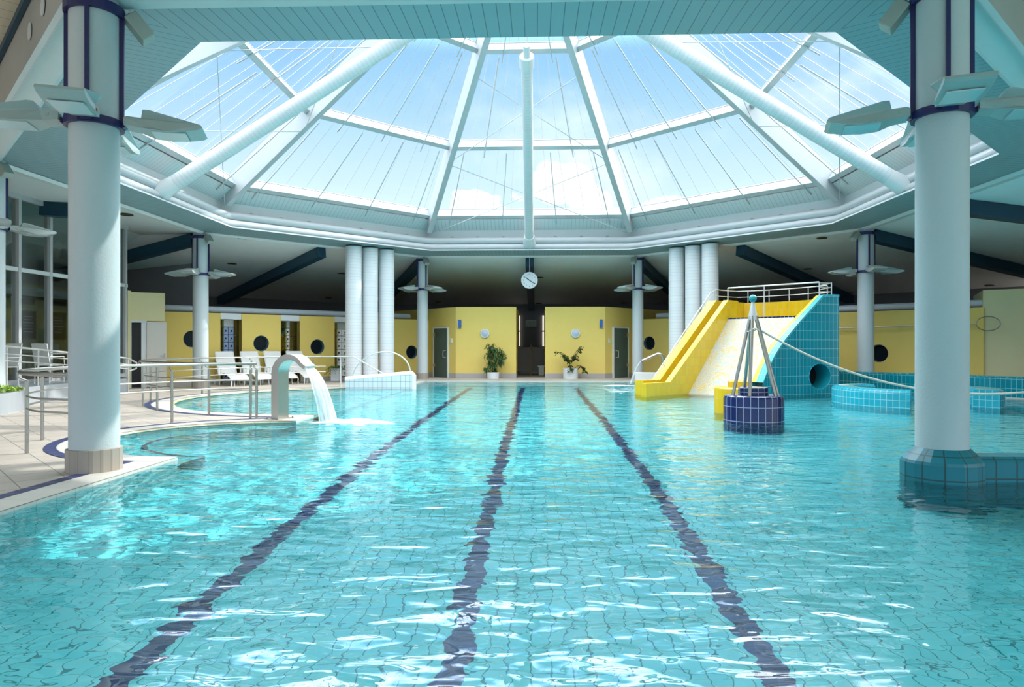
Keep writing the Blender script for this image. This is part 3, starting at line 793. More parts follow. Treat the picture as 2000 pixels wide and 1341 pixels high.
for x, lb in ((-1.87, 'ficus'), (1.9, 'rubber plant')):
    t = thing('bulkhead_lamp', 'round white-rimmed wall lamp above the %s' % lb, 'wall lamp', (x, 28.99, 1.86))
    T = Matrix.Translation((x, 29.0, 1.86)) @ Matrix.Rotation(PI/2, 4, 'X')
    MB().lathe([(.19, 0), (.19, .05), (.16, .075), (.145, .07)], (0, 0, 0), 32, cap=False).xf(T).build('rim', 'white', t, True)
    MB().lathe([(.15, .06), (.1, .085), (1e-4, .095)], (0, 0, 0), 32, cap=False).xf(T).build('lens', 'grey_lamp', t, True)
# passage end: grey wall windows, sign, swing gate, bin
for x, lb in ((-.74, 'bright slit window seen past the ficus block'), (.71, 'bright slit window seen past the rubber plant block')):
    wn_no[0] += 1
    mb = MB(); mb.box((x, 38.5, 2.62), (.2, .04, .84)); mb.box((x, 38.5, 1.75), (.2, .04, .8))
    m_, nt_, p_, o_ = new_mat('slit_window_daylight'); p_.inputs['Emission Color'].default_value = lin('#F4EBD8'); p_.inputs['Emission Strength'].default_value = .9; p_.inputs['Base Color'].default_value = (.5, .5, .5, 1)
    g = mb.build('window_%d' % wn_no[0], m_, None, False, 'structure'); MB().box((x, 38.48, 2.17), (.24, .05, .06)).build('transom', 'black', g)
t = thing('direction_sign', 'pale sign with two lines of small text and arrows in the dark passage', 'sign', (-.02, 38.4, 2.6))
MB().box((-.02, 38.4, 2.6), (.6, .03, .36)).build('plate', 'paper', t, bev=.01)
mb = MB()
for r_, z in enumerate((2.665, 2.565)):
    x = -.23
    for wd in ((.05, .07, .04, .06) if r_ == 0 else (.06, .04, .08, .05)): mb.box((x+wd/2, 38.38, z), (wd*.8, .006, .025)); x += wd
    mb.add([(.12, 38.377, z+.03), (.12, 38.377, z-.03), (.2, 38.377, z)], [(0, 1, 2)])
mb.build('lettering', 'ink', t)
t = thing('swing_gate', 'dark two-leaf swing gate with arched top closing the passage', 'gate', (.03, 31.5, 0))
for sx in (-1, 1):
    pts = [(.03+sx*.03, .2)]+[(.03+sx*(.03+.57*i/10), 1.3-.1*(i/10)**2) for i in range(11)]+[(.03+sx*.6, .2)]
    n = len(pts); mb = MB().add([(x, 31.5, z) for x, z in pts]+[(x, 31.55, z) for x, z in pts], [tuple(range(n)), tuple(range(n, 2*n))[::-1]]+[(i, (i+1) % n, n+(i+1) % n, n+i) for i in range(n)])
    mb.build('leaf', 'gate', t)
MB().box((.03, 31.47, .73), (.06, .06, 1.42)).build('post', 'brown', t); MB().ball((.03, 31.45, 1.25), .06, 8).build('latch', 'brown', t, True)
t = thing('waste_bin', 'small tapered grey waste bin inside the dark passage', 'bin', (.5, 31.2, 0))
MB().prism([(.38, 31.1), (.62, 31.1), (.62, 31.3), (.38, 31.3)], .03, .42).build('body', 'spot', t); MB().box((.5, 31.2, .44), (.32, .26, .05)).build('lid', 'lamp', t)
S(MB().box((.04, 33.5, .12), (1.2, .05, .2)), 'trim_threshold', 'lens')
S(MB().quad((-.57, 34, 0), (.65, 34, 0), (.65, 34, .01), (-.57, 34, .01)), 'trim_threshold', 'base')

# ------------------------------------------------------------------ pipes on the partitions
for p0, d, u0, u1, z, lb in ((NW0, NWd, -6.0, 5.0, 2.62, 'long pale grey ventilation pipe lying above the locker wall'), (NE0, NEd, -4.75, 7.6, 2.62, 'long pale grey ventilation pipe lying above the wall behind the slide')):
    a, b = pt(p0, d, u0, z, -.45), pt(p0, d, u1, z, -.45)
    t = thing('vent_pipe', lb, 'pipe', a)
    MB().tube([a, b], .115, 20).build('pipe', 'pipe', t, True)
    m_ = (a+b)/2; MB().tube([m_, m_+(b-a)*.006], .123, 20).build('joint', 'pipe', t, True)
    for f in (.15, .5, .85): q_ = a+(b-a)*f; MB().box((q_.x, q_.y, z-.35), (.06, .06, .6)).build('support', 'pipe', t)
# ------------------------------------------------------------------ locker niches
def niche(u0, u1, ub0, ub1, cols, mat, lb, zt):
    p0, d = NW0, NWd; w = u1-u0
    def B(a, b, z0, z1, o0, o1): return MB().prism([tuple(pt(p0, d, a, 0, o0)[:2]), tuple(pt(p0, d, b, 0, o0)[:2]), tuple(pt(p0, d, b, 0, o1)[:2]), tuple(pt(p0, d, a, 0, o1)[:2])], z0, z1)
    S(B(u0, u1, 2.28, 2.49, -.02, -.3), 'trim_lintel', 'white')
    S(B(u0-.02, u0, .0, 2.28, -.0, -1.0), 'wall_niche', 'yellow'); S(B(u1, u1+.02, .0, 2.28, -.0, -1.0), 'wall_niche', 'yellow')
    S(B(u0, u1, .0, 2.28, -.75, -.8), 'wall_niche', 'yellow')
    t = thing('locker_cabinet', lb, 'lockers', pt(p0, d, (ub0+ub1)/2, 0, -.45))
    B(ub0, ub1, .1, 2.02, -.4, -.72).build('carcass', 'carcass', t)
    B(ub0, ub1, 2.03, 2.27, -.4, -.72).build('top_panel', 'white', t)
    B(ub0, ub1, .0, .1, -.42, -.72).build('plinth', 'base', t)
    cw = (ub1-ub0)/cols
    for i in range(cols):
        for j in range(7):
            z0 = .12+j*.27
            dr = B(ub0+i*cw+.012, ub0+(i+1)*cw-.012, z0+.012, z0+.26, -.385, -.4).build('door', mat, t)
            um = ub0+(i+.5)*cw
            B(um-.02, um+.035, z0+.1, z0+.17, -.365, -.385).build('lock', 'black', dr)
            B(um-.04, um-.005, z0+.055, z0+.08, -.38, -.386).build('number_tag', 'ink', dr)
    g = thing('niche_glass', 'glass side screens with shelves around the '+lb.split(' in ')[0], 'glass screen', pt(p0, d, (u0+u1)/2, 0, -.2))
    for a, b in ((u0+.01, ub0-.02), (ub1+.02, u1-.01)):
        if b-a < .06: continue
        B(a, b, .1, 2.26, -.2, -.21).build('pane', 'block_glass', g)
        for z in (.5, .9, 1.3, 1.7): B(a, b, z, z+.015, -.2, -.4).build('shelf', 'door_glass', g)
niche(-3.23, -2.5, -3.03, -2.62, 2, 'locker_blue', 'blue-doored lockers in the first niche beside the column', 2.2)
niche(-1.02, -.29, -.70, -.50, 1, 'locker_white', 'single stack of white lockers in the middle niche', 2.2)
niche(1.18, 2.3, 1.42, 1.98, 2, 'locker_white', 'white-doored lockers in the niche behind the small palm', 2.2)

# ------------------------------------------------------------------ store door in the cream wall
t = thing('store_door', 'grey door standing open in the cream wall beside the glazed front', 'door', (-11.75, 22.1, 0))
d = tuple(CRd); p0 = (-12.6, 21.62)
def Bx(a, b, z0, z1, o0, o1): return MB().prism([tuple(pt(p0, d, a, 0, o0)[:2]), tuple(pt(p0, d, b, 0, o0)[:2]), tuple(pt(p0, d, b, 0, o1)[:2]), tuple(pt(p0, d, a, 0, o1)[:2])], z0, z1)
Bx(.32, .48, 0, 2.1, .02, -.12).build('frame', 'white', t)
Bx(.02, .045, 0, 2.1, .02, -.12).build('frame', 'white', t)
Bx(.02, .48, 2.08, 2.14, .02, -.12).build('frame', 'white', t)
lf = Bx(.48, 1.04, 0.02, 2.1, .06, .02).build('leaf', 'door_grey', t)
Bx(.87, .97, 1.0, 1.03, .12, .06).build('handle', 'steel', lf)
Bx(.96, 1.0, .92, 1.1, .075, .06).build('lock_plate', 'steel', lf)
S(Bx(-.1, .6, 0, 2.1, -.2, -.22), 'doorway_shade', 'dark')  # black sheet painted in for the shade inside the open doorway
# boards in the restaurant
for (y0, y1, z0, z1, lb) in ((22.0, 22.8, 1.55, 2.5, 'tall notice board in a gilt frame nearer the planter'), (23.4, 24.3, 1.55, 2.52, 'tall notice board in a gilt frame next to the cream wall'), (22.05, 22.75, 2.72, 2.9, 'small board above the nearer notice board'), (23.5, 24.3, 2.74, 2.92, 'small board above the farther notice board')):
    t = thing('notice_board', lb+' behind the glazed front', 'notice board', (-16.5, (y0+y1)/2, (z0+z1)/2))
    MB().box((-16.53, (y0+y1)/2, (z0+z1)/2), (.04, y1-y0, z1-z0)).build('frame', 'board_frame', t)
    MB().box((-16.5, (y0+y1)/2, (z0+z1)/2), (.02, y1-y0-.12, z1-z0-.08)).build('panel', 'board', t)
    mb = MB()
    for r_ in range(max(1, int((z1-z0-.3)/.1))):
        mb.box((-16.488, (y0+y1)/2, z1-.2-.1*r_), (.004, (y1-y0)*random.uniform(.4, .7), .02))
    mb.build('writing', 'paper', t)
# ------------------------------------------------------------------ railings
def arcp(c, r, a0, a1, n, z): return [Vector((x, y, z)) for x, y in arc(c, r, a0, a1, n)]
def railing(label, paths, posts, zt, mat='steel', zb=0., rt=.026, rm=.013, rp=.024, drop=.12):
    t = thing('railing', label, 'railing', (paths[0][0].x, paths[0][0].y, 0), 'steel railings on the deck')
    for i, p in enumerate(paths): MB().tube(p, rt if i == 0 else rm, 10 if i == 0 else 8).build('top_rail' if i == 0 else 'middle_rail', mat, t, True)
    for (x, y), (tx, ty) in posts:
        MB().tube([(x, y, zb), (x, y, zt-drop)], rp, 10).build('post', mat, t, True)
        MB().tube([(x, y, zt-drop-.04), (x, y, zt-drop+.01), (tx, ty, zt-drop+.05), (tx, ty, zt-.01)], .011, 6).build('bracket', mat, t, True)
    return t
CR = (-3.95, 10.05)
P1 = [(-5.94, 8.29), (-6.62, 9.49), (-5.98, 11.75), (-4.9, 12.44), (-6.5, 10.75)]
def inw(p, c, d=.09): v = Vector((p[0]-c[0], p[1]-c[1])).normalized()*d; return (p[0]+v.x, p[1]+v.y)
top = [Vector((-4.92, 7.55, .99))]+arcp(CR, 2.72, -125, -250, 30, .99)
mid = lambda z: [Vector((-4.92, 7.7, z))]+arcp(CR, 2.66, -125, -249, 30, z)
railing('curved steel railing around the first round bay, behind the near column', [top, mid(.70), mid(.55)], [(p, inw(p, CR)) for p in P1+[(-4.95, 7.75)]], 1.0)
CR2 = C2; a_ = -107
top = arcp(CR2, 5.3, -100, -240, 44, .99)
railing('curved steel railing around the larger round bay in front of the loungers', [top, arcp(CR2, 5.22, -100, -240, 44, .68), arcp(CR2, 5.22, -100, -240, 44, .5)],
        [(p, inw(p, CR2, .08)) for p in [(-4.86, 12.62), (-5.94, 13.02), (-7.47, 13.97), (-8.36, 15.0), (-9.01, 16.45), (-9.04, 19.1), (-8.33, 20.75), (-6.9, 22.15)]], 1.0, rt=.022)
# railing running on to the ramp wall: straight piece and slope
t = railing('thin steel handrail sloping down onto the white tiled ramp wall', [[Vector((-6.6, 22.35, .99)), Vector((-5.62, 22.25, .99)), Vector((-4.5, 22.2, .37))]], [((-6.05, 22.3), (-6.05, 22.3))], .99, 'pale_steel', rt=.02)
t['group'] = 'steel railings on the deck'
o = MB().tube([Vector((-4.69+.93*math.cos(PI*i/24), 22.2, .36+.78*math.sin(PI*i/24)-.1*math.cos(PI*i/24)*-1)) for i in range(25)], .022, 10).build('arched_handrail', 'pale_steel', None, True)
tag(o, 'semicircular steel handrail arching over the white tiled ramp wall', 'handrail')
t = thing('ramp_wall', 'white tiled ramp wall with sloping top at the end of the round bay', 'wall', (-4.75, 22.2, 0))
mb = MB(); xa, xb = -5.85, -3.7; za, zb_ = .25, .44
for y, s in ((22.08, 1), (22.32, -1)):
    q = [(xa, y, -1.0), (xb, y, -1.0), (xb, y, zb_), (xa, y, za)]
    mb.add(q if s > 0 else q[::-1], [(0, 1, 2, 3)])
mb.quad((xb, 22.08, -1), (xb, 22.32, -1), (xb, 22.32, zb_), (xb, 22.08, zb_)); mb.quad((xa, 22.32, -1), (xa, 22.08, -1), (xa, 22.08, za), (xa, 22.32, za))
mb.build('tiled_body', 'white_tile', t)
MB().tube([(xa, 22.2, za), (xb, 22.2, zb_), (xb+.03, 22.2, zb_-.05), (xb+.03, 22.2, -.6)], .1, 10).xf(Matrix.Translation((0, 22.2, 0)) @ Matrix.Diagonal((1, 1.25, 1, 1)) @ Matrix.Translation((0, -22.2, 0))).build('coping', 'white', t, True)
# ramp rail of the terrace
TR = [(-10.75, 13.2), (-10.95, 14.3), (-11.42, 16.9), (-11.42, 18.9), (-11.3, 19.35)]
def trp(zs): return [Vector((x, y, z)) for (x, y), z in zip(TR, zs)]
t = railing('white-grey ramp railing on the restaurant terrace with a looped end', [trp((1.36, 1.32, 1.17, 1.03, .98))+[Vector((-11.2, 19.6, .85)), Vector((-11.22, 19.62, .68)), Vector((-11.3, 19.4, .62))], trp((1.19, 1.16, 1.01, .88, .8)), trp((1.05, 1.01, .86, .73, .68))], [], 1.2, 'pale_steel', rt=.024)
for x, y, z in ((-10.97, 14.4, 1.3), (-11.2, 15.65, 1.24), (-11.42, 17.0, 1.16), (-11.42, 18.2, 1.08)): MB().tube([(x, y, .4), (x, y, z)], .022, 8).build('post', 'pale_steel', t, True)
MB().tube([(-11.3, 19.35, 0), (-11.3, 19.35, .95)], .022, 8).build('post', 'pale_steel', t, True)

# ------------------------------------------------------------------ arch spout and its cascade
sc = Vector((-4.36, 12.45, 0)); T = Matrix.Translation(sc) @ Matrix.Rotation(R_(-20), 4, 'Z')
t = thing('water_spout', 'brushed steel arch spout pouring water beside the round bays', 'water spout', sc)
cl = []   # centre line in the X Z plane
for i in range(9): cl.append((0, .82*i/8))
for i in range(1, 15): a = PI-(PI*.80)*i/14; cl.append((.31+.31*math.cos(a), .82+.30*math.sin(a)))
cl.append((cl[-1][0]+.10, cl[-1][1]-.06))
mb = MB(); W = .145; n = len(cl); pts = []
for i, (x, z) in enumerate(cl):
    a = cl[max(i-1, 0)]; b = cl[min(i+1, n-1)]; tx, tz = b[0]-a[0], b[1]-a[1]; l = math.hypot(tx, tz); nx, nz = -tz/l, tx/l
    h = .075 if i < 9 else .075-.04*(i-8)/(n-9)
    for s, yy in ((1, -W), (1, W), (-1, W), (-1, -W)): pts.append((x+nx*h*s, yy, z+nz*h*s))
fs = [(0, 1, 2, 3), tuple((n-1)*4+j for j in (3, 2, 1, 0))]
for i in range(n-1):
    for j in range(4): fs.append((i*4+(j+1) % 4, i*4+j, (i+1)*4+j, (i+1)*4+(j+1) % 4))
mb.add(pts, fs).xf(T).build('arch', 'steel', t, True, bev=.004)
MB().box((0, 0, .006), (.3, .46, .012)).xf(T).build('base_plate', 'steel', t)
for bx in (-.12, .12):
    for by in (-.2, .2): MB().lathe([(.016, .012), (.016, .035), (1e-4, .036)], (bx, by, 0), 8, cap=False).xf(T).build('bolt', 'spot', t)
ox, oz = cl[-1]
mb = MB(); ns, nw = 26, 14; G = []
for i in range(ns+1):
    f = i/ns; tt = f*.46
    x = ox-.03+.85*tt+.1*f; z = oz-.0-.5*tt-4.4*tt*tt+.0
    z = max(z, WZ-.02)
    wd = (W-.02)*(1-.12*f)
    for j in range(nw+1):
        g = j/nw*2-1; nzv = noise.noise((g*4, f*2.5, 1.3))*.03*f
        G.append((x+nzv+.03*f*(1-g*g)+g*.10*f, g*wd*(1+.25*f), z+nzv*.5))
fs = []; uv = []
for i in range(ns):
    for j in range(nw):
        k0 = i*(nw+1)+j; fs.append((k0, k0+1, k0+nw+2, k0+nw+1))
        q = lambda a, b: (b/nw*.3, a/ns*1.1)
        uv.append((q(i, j), q(i, j+1), q(i+1, j+1), q(i+1, j)))
back = [(x-.035*(1-abs(y)/.2), y, z-.01) for x, y, z in G]
mb.add(G, fs, uv); mb.add(back, [f[::-1] for f in fs], [u[::-1] for u in uv])
land = T @ Vector(G[-1]); land = T @ Vector((G[ns*(nw+1)+nw//2]))
o = mb.xf(T).build('water_cascade', 'jet', None, True); tag(o, 'sheet of white water falling from the steel arch spout', 'falling water')
def foam(cx, cy, rx, ry, h, label, seed, rz=0.):
    mb = MB(); n, m = 12, 36; P = []; 
    for i in range(n+1):
        for j in range(m):
            f = i/n; a = 2*PI*j/m; x, y = math.cos(a)*f*rx, math.sin(a)*f*ry
            nv = noise.noise((x*5+seed, y*5, 0))*.5+noise.noise((x*14+seed, y*14, 3))*.35
            P.append((x, y, WZ+.004+max(0, h*(1-f*f)**2*(1+nv))))
    fs = []; uv = []
    for i in range(n):
        for j in range(m):
            j2 = (j+1) % m; fs.append((i*m+j, (i+1)*m+j, (i+1)*m+j2, i*m+j2)); u0, u1 = 1-i/n, 1-(i+1)/n
            uv.append(((u0, 0), (u1, 0), (u1, 0), (u0, 0)))
    mb.add(P, fs, uv).xf(Matrix.Translation((cx, cy, 0)) @ Matrix.Rotation(rz, 4, 'Z'))
    o = mb.build('foam_patch', 'foam', None, True); tag(o, label, 'foam'); o['kind'] = 'stuff'
foam(land.x+.35, land.y-.05, .95, .55, .07, 'white foam where the arch cascade hits the water', 2.)

# pipe spout on the far side
t = thing('pipe_spout', 'bent steel pipe spout beside the yellow slide stair', 'water spout', (4.6, 23.9, 0))
pp = [(4.6, 23.9, 0), (4.6, 23.9, .9)]+[(4.6-.16+.16*math.cos(a), 23.9-.0, .9+.16*math.sin(a)) for a in [PI*.62*i/8 for i in range(1, 9)]]
e = Vector(pp[-1]); dr = Vector((-.92, 0, -.42)).normalized(); pp.append(tuple(e+dr*.55))
MB().tube(pp, .055, 14).build('pipe', 'steel', t, True)
MB().tube([e+dr*.545, e+dr*.56], .048, 14).build('mouth', 'dark', t)
m0 = e+dr*.55; mb = MB(); G = []; ns, nw = 16, 6
for i in range(ns+1):
    f = i/ns; tt = f*.36
    for j in range(nw+1):
        g = j/nw*2-1; G.append((m0.x-.95*tt-.05*f*g*g, m0.y+g*(.05+.09*f), max(WZ-.02, m0.z-.55*tt-4.6*tt*tt+.02*g*g)))
fs = []; uv = []
for i in range(ns):
    for j in range(nw):
        k0 = i*(nw+1)+j; fs.append((k0, k0+1, k0+nw+2, k0+nw+1)); q = lambda a, b: (b/nw*.2, a/ns*.8); uv.append((q(i, j), q(i, j+1), q(i+1, j+1), q(i+1, j)))
o = mb.add(G, fs, uv).build('water_stream', 'jet_thin', None, True); tag(o, 'thin clear stream of water falling from the bent pipe spout', 'falling water')
foam(m0.x-.75, m0.y-.1, 1.0, .3, .03, 'faint white foam under the bent pipe spout', 7.)

# ------------------------------------------------------------------ loungers
def lounger(name='sun_lounger'):
    t = thing(name, 'x', 'sun lounger', (0, 0, 0), 'white sun loungers along the locker wall')
    def rib(prof, w, th, nm, mat):
        n = len(prof); pts = []
        for x, z in prof: pts += [(x, -w/2, z), (x, w/2, z)]
        for x, z in prof: pts += [(x, -w/2, z-th), (x, w/2, z-th)]
        fs = []
        for i in range(n-1):
            a = 2*i; fs.append((a, a+2, a+3, a+1)); b = 2*n+2*i; fs.append((b, b+1, b+3, b+2)); fs.append((a, b, b+2, a+2)); fs.append((a+1, a+3, b+3, b+1))
        fs.append((0, 1, 2*n+1, 2*n)); fs.append((2*n-2, 4*n-2, 4*n-1, 2*n-1))
        return MB().add(pts, fs).build(nm, mat, t)
    # x from the foot end (0) to the head
    rib([(0, .22), (.1, .27), (.35, .37), (.62, .42), (.66, .42)], .58, .02, 'foot_rest', 'mesh_white')
    rib([(.66, .42), (.9, .37), (1.16, .36)], .58, .02, 'seat', 'mesh_white')
    rib([(1.14, .36), (1.24, .6), (1.4, 1.0), (1.45, 1.13), (1.48, 1.15)], .58, .02, 'backrest', 'mesh_white')
    for s in (-1, 1):
        y = s*.31
        MB().tube([(0, y, 0), (0, y, .2), (.1, y, .27), (.35, y, .36), (.62, y, .41), (.9, y, .36), (1.16, y, .35)], .018, 6).build('side_frame', 'white', t, True)
        MB().tube([(1.14, y, .35), (1.24, y, .6), (1.47, y, 1.14)], .016, 6).build('back_frame', 'white', t, True)
        MB().tube([(1.05, y, 0), (1.05, y, .36)], .018, 6).build('leg', 'white', t, True)
        MB().tube([(1.5, y, 0), (1.48, y, .25), (1.22, y, .56)], .018, 6).build('leg', 'white', t, True)
        MB().tube([(.85, y*1.08, .37), (.85, y*1.08, .56), (1.24, y*1.08, .6)], .018, 6).build('armrest', 'white', t, True)
        MB().tube([(.12, y*.5, .0), (.12, y*.5, .26)], .012, 6).build('foot_strut', 'white', t, True)
    return t
LB = ['white sun lounger standing by the column, first of the row', 'white sun lounger in front of the first porthole after the blue lockers', 'white sun lounger partly hidden behind the steel arch spout', 'white sun lounger farthest from the column, behind the arch spout']
LP = [(-9.52, 22.76), (-8.92, 23.4), (-8.34, 24.05), (-7.74, 24.68)]
l0 = lounger(); l0.location = (*LP[0], 0); l0.rotation_euler = (0, 0, R_(135)); l0['label'] = LB[0]
for p, lb in list(zip(LP, LB))[1:]: dup(l0, (*p, 0), R_(135), lb)

# ------------------------------------------------------------------ terrace chairs and table
def chair():
    t = thing('terrace_chair', 'x', 'chair', (0, 0, 0), 'white chairs on the restaurant terrace')
    MB().box((0, 0, .45), (.46, .44, .025)).build('seat', 'mesh_white', t)
    MB().bar((-.22, 0, .47), (-.32, 0, .98), .42, .02, (1, 0, 0)).build('backrest', 'mesh_white', t)
    for x in (-.21, .21):
        for y in (-.2, .2): MB().tube([(x*1.15, y, 0), (x, y, .45)], .014, 6).build('leg', 'white', t, True)
    for y in (-.23, .23): MB().tube([(-.26, y, .66), (.2, y, .66), (.22, y, .45)], .013, 6).build('armrest', 'white', t, True)
    return t
c0 = chair(); c0.location = (-11.75, 15.25, .4); c0.rotation_euler = (0, 0, R_(-100)); c0['label'] = 'white terrace chair behind the rail nearest the planter'
dup(c0, (-11.9, 17.0, .4), R_(85), 'white terrace chair behind the rail, on the planter side of the table')
dup(c0, (-11.9, 18.75, .4), R_(-95), 'white terrace chair behind the rail, half hidden by the near column')
t = thing('terrace_table', 'white square table behind the terrace rail', 'table', (-11.95, 17.9, .4))
MB().box((-11.95, 17.9, 1.13), (.8, .8, .03)).build('top', 'white', t)
for x in (-.34, .34):
    for y in (-.34, .34): MB().tube([(-11.95+x, 17.9+y, .4), (-11.95+x, 17.9+y, 1.12)], .02, 6).build('leg', 'white', t, True)

# ------------------------------------------------------------------ plants
def leafs(mb, base, dirn, L, W, fold=.25, droop=.4):
    d = Vector(dirn).normalized(); s = d.cross(Vector((0, 0, 1)))
    if s.length < .05: s = Vector((1, 0, 0))
    s.normalize(); u = s.cross(d); P = []
    for f, w in ((0, .08), (.3, .9), (.65, .8), (1, .02)):
        c = Vector(base)+d*(L*f)-Vector((0, 0, droop*L*f*f))
        P += [c-s*(W*w/2)+u*(fold*W*w*.5), c, c+s*(W*w/2)+u*(fold*W*w*.5)]
    fs = []
    for i in range(3):
        a = 3*i; fs += [(a, a+1, a+4, a+3), (a+1, a+2, a+5, a+4)]
    mb.add(P, fs)
def rv(z0=-1, z1=1):
    a = random.uniform(0, 2*PI); z = random.uniform(z0, z1); r = math.sqrt(max(0, 1-z*z)); return Vector((r*math.cos(a), r*math.sin(a), z))
# leafy ficus
t = thing('potted_ficus', 'tall leafy weeping ficus in a low white pot against the yellow wall', 'plant', (-1.5, 28.5, 0))
bx, by = -1.5, 28.5
MB().lathe([(.24, 0), (.26, .27), (.235, .27), (.23, .22), (1e-4, .22)], (bx, by, 0), 28, cap=False).build('pot', 'pot', t, True)
MB().lathe([(1e-4, .225), (.23, .222)], (bx, by, 0), 20, cap=False).build('soil', 'soil', t)
stems = [[(bx, by, .2), (bx-.05, by, .6), (bx-.1, by, 1.0), (bx-.05, by, 1.35)], [(bx+.03, by, .2), (bx+.1, by-.03, .7), (bx+.22, by, 1.1)], [(bx, by, .5), (bx+.2, by-.05, .85), (bx+.35, by, 1.05)], [(bx-.03, by, .3), (bx-.22, by, .5)]]
mb = MB()
for s_ in stems: mb.tube(s_, .016, 6)
mb.build('stems', 'bark', t, True)
mb = MB()
blobs = [(bx-.1, by, 1.3, .22), (bx+.02, by, 1.15, .25), (bx+.25, by-.02, 1.08, .24), (bx+.38, by, .92, .2), (bx-.15, by, .95, .2), (bx+.1, by-.05, .85, .24), (bx+.3, by, .68, .17), (bx-.12, by, .65, .17), (bx+.02, by-.05, .55, .18), (bx-.3, by, .42, .1), (bx-.22, by, .32, .08), (bx+.1, by, .35, .13)]
for x, y, z, r in blobs:
    for i in range(int(420*r)):
        p = Vector((x, y, z))+rv()*r*random.random()**.5
        d = rv(-.9, .3); d.y *= .8
        leafs(mb, p, d, random.uniform(.09, .16), random.uniform(.035, .055), .3, .5)
mb.build('foliage', 'leaf', t)
# rubber plant
bx, by = 1.67, 28.5
t = thing('potted_rubber_plant', 'spreading rubber plant with big dark leaves in a tall white pot', 'plant', (bx, by, 0))
MB().lathe([(.30, 0), (.315, .44), (.28, .44), (.27, .38), (1e-4, .38)], (bx, by, 0), 28, cap=False).build('pot', 'pot', t, True)
MB().lathe([(1e-4, .385), (.27, .382)], (bx, by, 0), 20, cap=False).build('soil', 'soil', t)
br = [[(0, 0, .38), (-.05, 0, .7), (-.3, -.02, .98), (-.55, -.03, 1.1)], [(0, 0, .38), (.05, 0, .75), (.28, .0, 1.05), (.45, 0, 1.3)], [(0, 0, .6), (-.12, -.1, .8), (-.2, -.12, .82)], [(.02, 0, .7), (.15, -.1, .85), (.22, -.1, .8)], [(0, 0, .38), (-.02, -.15, .55), (.0, -.28, .45), (.0, -.3, .3)], [(.1, 0, .4), (.35, -.05, .55), (.5, -.08, .45), (.6, -.08, .28)], [(-.05, 0, .7), (-.2, 0, .95)], [(.1, 0, .82), (.2, 0, .98)]]
mb = MB(); lf = MB()
for b_ in br:
    P = [Vector((bx+x, by+y, z)) for x, y, z in b_]; mb.tube(P, .014, 6)
    for i in range(1, len(P)):
        for f in (.25, .5, .75, 1):
            if i == 1 and len(P) > 2 and f < .9: continue
            c_ = P[i-1].lerp(P[i], f)
            for _ in range(3 if i < len(P)-1 else 4): leafs(lf, c_, rv(-.5, .6), random.uniform(.14, .21), random.uniform(.09, .125), .15, .35)
mb.build('branches', 'bark', t, True); lf.build('foliage', 'leaf_dark', t)
# small palm by the lockers
bx, by = -7.35, 26.3
t = thing('potted_palm', 'small arching palm in a white pot beside the white lockers', 'plant', (bx, by, 0))
MB().prism([(bx-.17, by-.17), (bx+.17, by-.17), (bx+.17, by+.17), (bx-.17, by+.17)], 0, .5).build('pot', 'pot', t, bev=.02)
MB().box((bx, by, .5), (.28, .28, .02)).build('soil', 'soil', t)
mb = MB()
for i in range(26):
    d = rv(.1, .9); d.x -= .25
    p0 = Vector((bx, by, .5)); d.normalize(); L = random.uniform(.3, .55); prev = p0
    for q in range(1, 6):
        c_ = p0+d*(L*q/5)-Vector((0, 0, .5*L*(q/5)**2*1.4))
        mb.bar(prev, c_, .006, .006); prev = c_
        for s_ in (-1, 1):
            sd = d.cross(Vector((0, 0, 1))).normalized()*s_; leafs(mb, c_, sd+d*.8-Vector((0, 0, .3)), .13, .022, .2, .5)
mb.build('fronds', 'leaf', t)
# planter shrubs
mb = MB()
for i in range(900):
    y = random.uniform(12.6, 14.0); x = random.uniform(-10.6, -10.08)-max(0, (y-13.2))*.28
    leafs(mb, (x, y, .4+.14*random.random()*(1-abs(y-13.3))), rv(0, 1), random.uniform(.06, .1), random.uniform(.035, .055), .2, .3)
o = mb.build('low_shrub', 'leaf_lime'); tag(o, 'low lime green shrub filling the pale tiled terrace planter', 'shrub')

# ------------------------------------------------------------------ slide
A45 = Vector((Q, Q, 0)); N45 = Vector((-Q, Q, 0)); O = Vector((3.2, 18.62, 0))
def sp(s, n, z=0.): return O+A45*s+N45*n+Vector((0, 0, z))
sl = thing('pool_slide', 'wide pool slide with mosaic chute, yellow stair walls and teal side wall', 'slide', (5.5, 20.3, 0))
def wallprof(prof, n0, n1, nm, mat, cap=None):
    m = len(prof); mb = MB()
    pts = [sp(s, n0, z) for s, z in prof]+[sp(s, n1, z) for s, z in prof]
    mb.add(pts, [tuple(range(m)), tuple(range(m, 2*m))[::-1]], [[(s, z) for s, z in prof], [(s, z) for s, z in prof[::-1]]])
    mats = [mat, cap or mat]
    for i in range(m):
        j = (i+1) % m; mb.m = 1 if (cap and 0 < i < m-2) else 0
        l = math.dist(prof[i], prof[j]); mb.add([pts[i], pts[m+i], pts[m+j], pts[j]], [(0, 1, 2, 3)], [((0, prof[i][1]), (abs(n1-n0), prof[i][1]), (abs(n1-n0), prof[j][1]), (0, prof[j][1]))])
    return mb.build(nm, mats, sl, bev=.025)
pr = [(0, -1.3), (0, .33), (1.11, .33), (4.2, 2.74), (4.8, 2.74), (4.8, -1.3)]
wallprof(pr, 0, .17, 'stair_wall', 'yellow_tile', 'yellow_cap')
pr2 = [(.55, -1.3), (.55, .37), (1.35, .37), (4.35, 2.76), (6.2, 2.76), (6.2, -1.3)]
wallprof(pr2, .5, .78, 'stair_wall', 'yellow_tile', 'yellow_cap')
